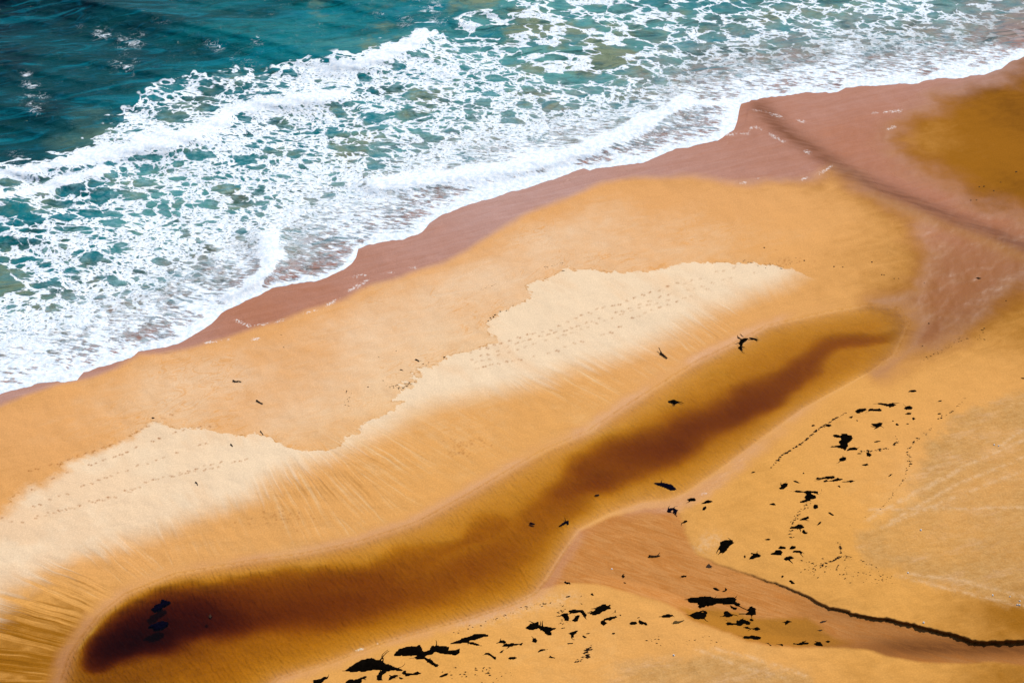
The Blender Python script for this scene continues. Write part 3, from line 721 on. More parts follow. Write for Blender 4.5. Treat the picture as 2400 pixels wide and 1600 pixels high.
def sea_material():
    t = NT("sea_water")
    P = t.pos()
    A = t.mapping(P, R(14), (0.70, 1.0, 1))
    w1 = t.vec('SCALE', t.vec('SUBTRACT', t.noise(A, 0.16, 2.0, color=True), (0.5, 0.5, 0.5)), 3.2)
    w2 = t.vec('SCALE', t.vec('SUBTRACT', t.noise(A, 0.7, 3.0, color=True), (0.5, 0.5, 0.5)), 0.95)
    w3 = t.vec('SCALE', t.vec('SUBTRACT', t.noise(A, 3.2, 3.0, 0.6, color=True), (0.5, 0.5, 0.5)), 0.16)
    W = t.vec('ADD', t.vec('ADD', A, w1), t.vec('ADD', w2, w3))
    dens = t.attr('foam')
    near = t.attr('shore')                    # metres out from the water's edge
    patch = t.sub(t.noise(P, 0.13, 4.0, 0.6), 0.5)
    patch2 = t.sub(t.noise(A, 0.55, 3.0, 0.6), 0.5)
    F = t.add(dens, t.mul(t.mul(patch, 0.55), t.ss(0.02, 0.3, dens)))
    F = t.add(F, t.mul(t.mul(patch2, 0.40), t.ss(0.02, 0.3, dens)))
    F = t.add(t.mul(F, 0.95), t.ss(0.1, 0.5, dens, 0.0, 0.105))
    F = t.add(F, t.attr('solid'))
    finew = t.ss(14.0, 3.0, near)

    def holes(scale, lo, hi, k, soft, seed):
        """Rounded gaps in the foam, one per cell, smaller where the foam is thick; where it is thin they meet in a lace."""
        v = t.vec('ADD', W, (seed * 13.7, seed * 5.1, 0))
        n = t.n.new("ShaderNodeTexVoronoi")
        n.voronoi_dimensions = '2D'
        t.put(n.inputs['Vector'], v)
        n.inputs['Scale'].default_value = scale
        sx = t.n.new("ShaderNodeSeparateColor")
        t.put(sx.inputs[0], n.outputs['Color'])
        r = t.mul(t.mul(t.sub(1.0, F), k), t.add(0.30, t.mul(sx.outputs[0], 0.95)))
        r = t.mul(r, t.ss(lo, hi, F))
        return t.ss(t.sub(r, soft), t.add(r, soft), t.sub(n.outputs['Distance'], soft), 1.0, 0.0)
    h1 = holes(0.30, -0.2, 0.0, 0.95, 0.030, 1)
    h2 = holes(0.68, 0.22, 0.50, 0.92, 0.045, 2)
    h3 = holes(1.40, 0.35, 0.65, 0.66, 0.070, 3)
    h4 = holes(2.60, 0.45, 0.75, 0.28, 0.100, 4)
    lace = t.sub(1.0, t.mx(t.mx(h1, h2), t.mx(h3, t.mul(h4, 0.85))))
    streak = t.noise(t.vec('ADD', t.mapping(P, R(12), (0.6, 2.2, 1)), w2), 1.0, 4.0, 0.65)
    f4 = t.ss(-0.10, 0.10, t.sub(F, t.add(0.20, t.mul(streak, 1.25))))
    foam = t.mix(t.mul(finew, 0.85), lace, f4)
    foam = t.mx(foam, t.mul(t.ss(0.85, 1.15, F), 1.0))
    ridge = t.math('ABSOLUTE', t.sub(t.noise(t.vec('ADD', t.mapping(P, R(-25), (0.7, 1.1, 1)), t.vec('SCALE', w1, 0.3)), 0.9, 4.0, 0.6, 0.8), 0.5))
    capf = t.ss(0.0, 0.05, t.sub(t.mul(t.attr('cap'), t.add(0.16, t.mul(patch2, 0.9))), ridge))
    bubbles = t.noise(P, 3.0, 4.0, 0.75)
    foam = t.mul(foam, t.ss(0.22, 0.5, t.add(bubbles, t.mul(F, 0.28))))
    foam = t.mul(foam, t.ss(0.04, 0.14, F))
    foam = t.mx(foam, t.mul(capf, 0.8))
    # thin film of froth trapped in the water
    haze = t.mul(t.ss(0.35, 0.95, F), t.ss(0.35, 0.7, t.noise(A, 1.1, 5.0, 0.65)))
    # water by depth, with top-left vignette darkening and painted wave light and shade
    dp = t.attr('deep')  # depth plus top-left vignette darkening
    dpn = t.add(dp, t.mul(t.sub(t.noise(t.mapping(P, R(-15), (0.05, 0.11, 1)), 1.0, 5.0), 0.5), 0.6))
    c = t.mix(t.ss(0.0, 0.35, dpn), alb(92, 158, 154), alb(0, 112, 120))
    c = t.mix(t.ss(0.3, 0.65, dpn), c, alb(0, 68, 76))
    c = t.mix(t.ss(0.6, 1.0, dpn), c, alb(0, 24, 38))
    murk = t.ss(0.46, 0.70, t.add(t.noise(P, 0.12, 4.0, 0.6), t.attr('stir')))
    c = t.mix(t.mul(murk, t.ss(0.7, 0.25, dpn)), c, alb(120, 136, 108))
    c = t.mix(t.ss(20.0, 2.0, t.add(near, t.mul(t.sub(med_ := t.noise(P, 0.3, 3.0), 0.5), 14.0))), c, alb(150, 128, 122))
    c = t.mix(t.ss(5.0, 1.0, near), c, alb(166, 120, 106))
    chop = t.noise(t.mapping(P, R(-18), (0.5, 1.0, 1)), 0.8, 6.0, 0.62, 0.5)
    painted_swell = t.noise(t.mapping(P, R(-14), (0.09, 0.34, 1)), 1.0, 6.0, 0.62, 0.8)
    c = t.mix(t.ss(0.50, 0.70, painted_swell, 0.0, 0.65), c, alb(0, 122, 140))  # wave brightness painted into the water colour: light ridges, dark troughs
    c = t.mix(t.ss(0.48, 0.30, painted_swell, 0.0, 0.75), c, alb(0, 62, 62))
    c = t.mix(t.ss(0.50, 0.75, chop, 0.0, 0.40), c, alb(0, 98, 126))
    c = t.mix(t.mul(haze, 0.6), c, alb(150, 190, 200))
    fcol = t.mix(t.ss(0.25, 0.8, t.noise(P, 1.6, 5.0, 0.7)), alb(214, 232, 250), (0.88, 0.89, 0.90))
    col = t.mix(foam, c, fcol)
    rough = t.ss(0, 1, foam, 0.12, 0.75)
    h = t.add(t.mul(chop, t.ss(0, 1, foam, 0.55, 0.1)), t.mul(foam, 0.08))
    h = t.add(h, t.mul(t.mul(foam, bubbles), 0.07))
    return t.surface(t.principled(col, rough, t.bump(h, 0.6, 1.0), t.ss(0, 1, foam, 0.12, 0.1), 1.33))


def build_sea():
    f_in = np.linspace(0, 1, 430) ** 1.0
    vw = v_water(UCOLS)
    t0 = np.array([0, .8, 1.6, 2.6, 3.8])[:, None]
    top = np.minimum(-120.0, vw - 200)
    V = (vw[None, :] - 5) + (top - vw + 5)[None, :] * f_in[:, None]
    far = np.concatenate([np.linspace(0, 1, 60)[1:] ** 1.0])[:, None]
    Vf = top[None, :] + (-2225 - top)[None, :] * (1 - (1 - far) ** 1.6)
    V = np.concatenate([vw[None, :] - t0, V, Vf], 0)
    U = np.repeat(UCOLS[None, :], len(V), 0)
    shore = polyline_dist(U, V, list(zip(UCOLS[::12], vw[::12])))
    shore = np.minimum(shore, (vw[None, :] - V) * MY)
    sd_out = poly_sd(U, V, FOAM_POLY)
    foam = idw(U, V, FOAM, 3.5) * sstep(-0.3, 1.6, sd_out + 0.9 * vnoise(U / 12, V / 12, 3))
    cap = np.zeros(U.shape)
    for x, y, r, a in CAPS:
        x, y = x * 2400 / 2352, y * 2400 / 2352
        cap = np.maximum(cap, a * np.exp(-(((U - x) / r) ** 2 + ((V - y) / (r * .6)) ** 2)))
    solid = np.zeros(U.shape)
    hw = np.zeros(U.shape)
    wob = vnoise(U / 30, V / 30, 41) * 0.5
    for line, w, a in CRESTS:
        d = polyline_dist(U, V, line)
        solid = np.maximum(solid, 0.75 * a * np.exp(-(d / (w * (1.15 + wob))) ** 2))
        hw = np.maximum(hw, 0.8 * w * np.exp(-(d / (1.6 * w + 0.8)) ** 2))
    edge = 0.8 * np.exp(-np.maximum(shore - 0.1, 0) / (0.55 + 0.3 * vnoise(U / 40, U * 0, 51)))
    solid = np.maximum(solid, edge)
    deep = np.clip(idw(U, V, DEEP_VIGNETTE, 3.0) * sstep(2, 30, shore), 0, 1.1)  # deeper water plus the corner's vignette darkening
    stir = np.zeros(U.shape)
    for x, y, r, a in ((1420, 140, 60, .25), (1280, 80, 50, .2), (1180, 70, 40, .2), (210, 290, 40, .5), (150, 350, 35, .45), (60, 405, 40, .4), (540, 180, 25, .25), (745, 170, 25, .4), (2330, 80, 60, .5), (1100, 240, 60, .1), (30, 640, 60, .15), (1950, 60, 60, -.2), (400, 60, 400, -.3)):
        x, y = x * 2400 / 2352, y * 2400 / 2352
        stir = np.maximum(stir, a * np.exp(-(((U - x) / r) ** 2 + ((V - y) / (r * .6)) ** 2))) if a > 0 else stir + a * np.exp(-(((U - x) / r) ** 2 + ((V - y) / (r * .3)) ** 2))
    g = place(U, V, 0 * U)
    X, Y = g[..., 0], g[..., 1]
    sw = 0
    for k in range(9):
        ang = R(-112 + 7 * math.sin(k * 2.3)) + R(8 * (k % 3 - 1))
        lam = [26, 19, 14, 10, 7.5, 5.5, 4.2, 3.2, 2.5][k]
        ph = (X * math.cos(ang) + Y * math.sin(ang)) * 2 * math.pi / lam + k * 1.7 + 1.5 * vnoise(X / 18, Y / 18, k)
        sw = sw + lam * 0.010 * np.sin(ph)
    distY = np.clip(1 - (Y - 400) / 2000, 0, 1)
    z = 0.10 * sstep(0, 1.3, shore) + sw * sstep(6, 45, shore) * distY + hw * sstep(0.5, 3, shore)
    z += 0.06 * fbm(X * 0.5, Y * 0.5, 61, 3) * sstep(0.5, 4, shore) * distY
    z[0] = -0.05
    z[-1:] = 0
    P = place(U, V, z)
    at = {'cap': cap, 'foam': foam, 'solid': solid, 'shore': shore, 'deep': deep, 'stir': stir}  # 'deep' also carries the top-left vignette darkening
    P = skirt(P, 40000.0, 'lr')
    at = {k: padA(v, 'lr') for k, v in at.items()}
    ob = link("sea", grid_mesh("sea", P, at, sea_material()))
    ob['kind'] = 'structure'
    ob['label'] = "teal sea breaking in lacy white foam along the beach"


# ------------------------------------------------------------------ pool and stream water
def pool_material(name, stream=False):
    t = NT(name)
    P = t.pos()
    d = t.mx(t.attr('depth'), 0.0)
    ripx = t.noise(t.mapping(P, R(58), (1.0, 4.0, 1)), 1.0, 3.0, 0.6, 0.6)
    patch = t.ss(0.35, 0.65, t.noise(P, 0.07, 3.0))
    d = t.mul(d, t.add(1.0, t.mul(t.mul(t.sub(ripx, 0.5), t.add(0.25, t.mul(patch, 0.75))), 0.5)))
    sx = []
    for k in (1.75, 2.75, 11.0):
        sx.append(t.math('POWER', 2.71828, t.mul(d, -k)))
    n = t.n.new("ShaderNodeCombineColor")
    for i, s in enumerate(sx):
        t.put(n.inputs[i], s)
    tr = t.n.new("ShaderNodeBsdfTransparent")
    t.put(tr.inputs[0], n.outputs[0])
    gl = t.n.new("ShaderNodeBsdfGlossy")
    gl.inputs['Roughness'].default_value = 0.08
    gl.inputs['Color'].default_value = (0.45, 0.45, 0.45, 1)
    nb = t.bump(t.add(t.mul(ripx, 0.10), t.mul(t.noise(P, 1.2, 3.0), 0.02)), 0.5, 1.0)
    t.put(gl.inputs['Normal'], nb)
    fr = t.n.new("ShaderNodeFresnel")
    fr.inputs['IOR'].default_value = 1.33
    t.put(fr.inputs['Normal'], nb)
    fac = t.mul(fr.outputs[0], t.ss(0.0, 0.025, t.attr('depth')))
    mx = t.n.new("ShaderNodeMixShader")
    t.put(mx.inputs[0], fac)
    t.put(mx.inputs[1], tr.outputs[0])
    t.put(mx.inputs[2], gl.outputs[0])
    return t.surface(mx.outputs[0])


def build_pool():
    us, vs = np.arange(100, 2330, 5.0), np.arange(640, 1690, 4.0)
    U, V = np.meshgrid(us, vs)
    dp = poly_sd(U, V, POOL)
    h = ground(U, V)
    P = place(U, V, np.full(U.shape, Z_POOL))
    me = grid_mesh("pool_water", P, {'depth': Z_POOL - h}, pool_material("tannin_water"), mask=dp > -0.4)
    ob = link("pool_water", me)
    ob['kind'] = 'structure'
    ob['label'] = "long shallow pool of dark brown tea coloured water behind the sand bar"


build_sand()
build_sea()
build_pool()
# ------------------------------------------------------------------ drift seaweed, sticks and shells
def weed_material(name, col, rough, spec):
    t = NT(name)
    P = t.pos()
    n = t.noise(P, 4.0, 4.0, 0.7, dim='3D')
    c = t.mix(t.ss(0.4, 0.7, n), tuple(x * 0.55 for x in col), col)
    return t.surface(t.principled(c, rough, t.bump(n, 0.8, 0.12), spec))


M_WEED = weed_material("black_kelp", (0.004, 0.003, 0.002), 0.9, 0.0)
M_WET = weed_material("drowned_kelp", (0.003, 0.003, 0.010), 0.9, 0.0)
M_BROWN = weed_material("brown_weed", (0.11, 0.062, 0.014), 0.8, 0.1)
M_DULL = weed_material("faded_weed", (0.05, 0.024, 0.012), 0.7, 0.1)
M_WOOD = weed_material("driftwood", (0.045, 0.024, 0.012), 0.8, 0.1)
M_SHELL = weed_material("bleached_shell", (0.85, 0.84, 0.82), 0.5, 0.3)


def local_ground(x, y):
    z = np.zeros(np.shape(x)) + 0.8
    for _ in range(3):
        u, v = unplace(np.stack([x, y, z], -1))
        z = np.maximum(ground(u, v), np.where(inside(u, v, POOL), Z_POOL, -9))
    return z


def frond_geo(rnd, x, y, ang, length, width, bend, zf):
    """A strap of weed lying along a bending line: verts, faces of a flattened tube."""
    n = max(4, int(length / 0.18))
    vs, fs = [], []
    px, py, a = x, y, ang
    for i in range(n + 1):
        w = width * (1 - 0.75 * (i / n) ** 1.5)
        nx, ny = -math.sin(a), math.cos(a)
        z = zf(px, py)
        k = len(vs)
        h = w * 0.55
        vs += [(px + nx * w, py + ny * w, z - 0.02), (px, py, z + h), (px - nx * w, py - ny * w, z - 0.02)]
        if i:
            fs += [(k - 3, k - 2, k + 1, k), (k - 2, k - 1, k + 2, k + 1), (k - 1, k - 3, k, k + 2)]
        a += bend + rnd.uniform(-.35, .35)
        px += math.cos(a) * length / n
        py += math.sin(a) * length / n
    return vs, fs


def mesh_from(name, vs, fs, mat):
    me = bpy.data.meshes.new(name)
    me.from_pydata(vs, [], fs)
    me.update()
    me.materials.append(mat)
    return me


WEED_N = [0]


def weed(pts, label, height=0.22, mat=None, fronds=0, name='seaweed_clump', cat='seaweed', group=None, ragged=0.10, hole=None):
    WEED_N[0] += 1
    seed = WEED_N[0]
    rnd = random.Random(seed)
    mat = mat or M_WEED
    a = np.array(pts)
    g0 = np.maximum(ground(a[:, 0], a[:, 1]), np.where(inside(a[:, 0], a[:, 1], POOL), Z_POOL, -9))
    W = place(a[:, 0], a[:, 1], g0)
    cx, cy = W[:, 0].mean(), W[:, 1].mean()
    poly = [(float(p[0] - cx), float(p[1] - cy)) for p in W]
    px = np.array([p[0] for p in poly]); py = np.array([p[1] for p in poly])
    ext = max(np.ptp(px), np.ptp(py))
    st = min(0.11, max(0.05, ext / 14))
    xs = np.arange(px.min() - 3 * st, px.max() + 4 * st, st)
    ys = np.arange(py.min() - 3 * st, py.max() + 4 * st, st)
    X, Y = np.meshgrid(xs, ys)

    def sdist(X, Y, poly):
        best = np.full(X.shape, 1e9)
        n = len(poly)
        for i in range(n):
            (ax, ay), (bx, by) = poly[i], poly[(i + 1) % n]
            dx, dy = bx - ax, by - ay
            t = np.clip(((X - ax) * dx + (Y - ay) * dy) / (dx * dx + dy * dy + 1e-9), 0, 1)
            best = np.minimum(best, np.hypot(X - ax - t * dx, Y - ay - t * dy))
        return np.where(inside(X, Y, poly), best, -best)
    d = sdist(X, Y, poly)
    rg = min(ragged, 0.06 * ext)
    st0 = st
    d = d + rg * (fbm(X * 2.2 + seed * 9.1, Y * 2.2, seed, 3) * 0.8 + 0.15)
    if hole is not None:
        for hx, hy, r in hole:
            q = place(hx, hy, float(np.mean(g0)))
            d = np.minimum(d, np.hypot(X - (q[0] - cx), (Y - (q[1] - cy)) * 0.7) - r)
    dome = 1 - np.exp(-np.maximum(d, 0) / (0.30 + 0.05 * ext))
    lump = 0.75 + 0.45 * fbm(X * 1.6 + seed, Y * 1.6, seed + 50, 4)
    rel = local_ground(np.array([cx]), np.array([cy]))[0]
    zg = local_ground(X + cx, Y + cy) - rel
    Z = np.where(d > 0, zg + 0.03 + height * dome * np.maximum(lump, 0.25), zg - 0.10)
    if (d > 0).sum() < 6:
        d = d + (np.sort(d.reshape(-1))[-8] * -1.0 + 0.01)
        Z = np.where(d > 0, zg + 0.03 + height * 0.7, zg - 0.10)
    m2 = d > 0
    P = np.stack([X, Y, Z], -1)
    me = grid_mesh(name, P, None, mat, mask=m2, smooth=True)
    if fronds:
        ob = link(name, None)
        me.name = 'mound'
        link('mound', me, ob)
    else:
        ob = link(name, me)
    ob.location = (cx, cy, rel)
    ob['label'], ob['category'] = label, cat
    if group:
        ob['group'] = group

    def zf(x, y):
        i = min(max(int((y - ys[0]) / st + .5), 0), len(ys) - 1)
        j = min(max(int((x - xs[0]) / st + .5), 0), len(xs) - 1)
        return float(max(Z[i, j], zg[i, j])) + 0.01
    edge = list(zip(px, py))
    for _ in range(fronds):
        ex, ey = rnd.choice(edge)
        ang = math.atan2(ey, ex) + rnd.uniform(-1.0, 1.0)
        vs, fs = frond_geo(rnd, ex * 0.85, ey * 0.85, ang, rnd.uniform(0.5, 1.3) * min(1.2, 0.35 + ext * 0.12), rnd.uniform(.04, .075), rnd.uniform(-.25, .25), zf)
        link('frond', mesh_from('frond', vs, fs, mat), ob)
    return ob


def stick(pts, label, r=0.07, mat=None, name='driftwood_stick', cat='stick', twig=None, group=None):
    """A bent stick: a tapering tube through the points, with an optional side twig as a part."""
    mat = mat or M_WOOD
    a = np.array(pts, float)
    g = np.maximum(ground(a[:, 0], a[:, 1]), np.where(inside(a[:, 0], a[:, 1], POOL), Z_POOL, -9))
    W = place(a[:, 0], a[:, 1], g + r * 0.7)
    c = W[0].copy()

    def tube(L, r0, r1):
        vs, fs = [], []
        n = 7
        for i, p in enumerate(L):
            t = L[min(i + 1, len(L) - 1)] - L[max(i - 1, 0)]
            t = t / (np.linalg.norm(t) + 1e-9)
            s = np.cross(t, (0, 0, 1)); s = s / (np.linalg.norm(s) + 1e-9)
            u = np.cross(s, t)
            rr = (r0 + (r1 - r0) * i / max(len(L) - 1, 1)) * (1 + 0.25 * math.sin(i * 2.1))
            k = len(vs)
            for q in range(n):
                an = 2 * math.pi * q / n
                vs.append(tuple(p + (s * math.cos(an) + u * math.sin(an)) * rr))
            if i:
                fs += [(k - n + q, k - n + (q + 1) % n, k + (q + 1) % n, k + q) for q in range(n)]
        fs += [tuple(range(n))[::-1], tuple(range(len(vs) - n, len(vs)))]
        return vs, fs
    pts3 = []
    for i in range(len(W) - 1):
        for k in range(4):
            pts3.append(W[i] + (W[i + 1] - W[i]) * k / 4 - c + np.array([0, 0, 0.02 * math.sin(i * 4 + k)]))
    pts3.append(W[-1] - c)
    vs, fs = tube(pts3, r, r * 0.5)
    ob = link(name, mesh_from(name, vs, fs, mat))
    ob.location = tuple(c)
    ob['label'], ob['category'] = label, cat
    if group:
        ob['group'] = group
    if twig:
        b = np.array(twig, float)
        gw = np.maximum(ground(b[:, 0], b[:, 1]), np.where(inside(b[:, 0], b[:, 1], POOL), Z_POOL, -9))
        TW = place(b[:, 0], b[:, 1], gw + r)
        L = [TW[0] + (TW[-1] - TW[0]) * k / 4 - c + np.array([0, 0, 0.05 * k]) for k in range(5)]
        vs, fs = tube(L, r * 0.6, r * 0.3)
        link('twig', mesh_from('twig', vs, fs, mat), ob)
    return ob


def disc(k, x, y, w, h, tilt=0.0):
    """A small ragged outline on a survey sheet, for scraps."""
    n = 9
    rr = random.Random(int(x * 7 + y * 3))
    out = []
    for i in range(n):
        an = 2 * math.pi * i / n
        q = rr.uniform(.7, 1.15)
        ax, ay = math.cos(an) * w * q, math.sin(an) * h * q
        out.append((x + ax * math.cos(tilt) - ay * math.sin(tilt), y + ax * math.sin(tilt) + ay * math.cos(tilt)))
    return Zm(k, out)


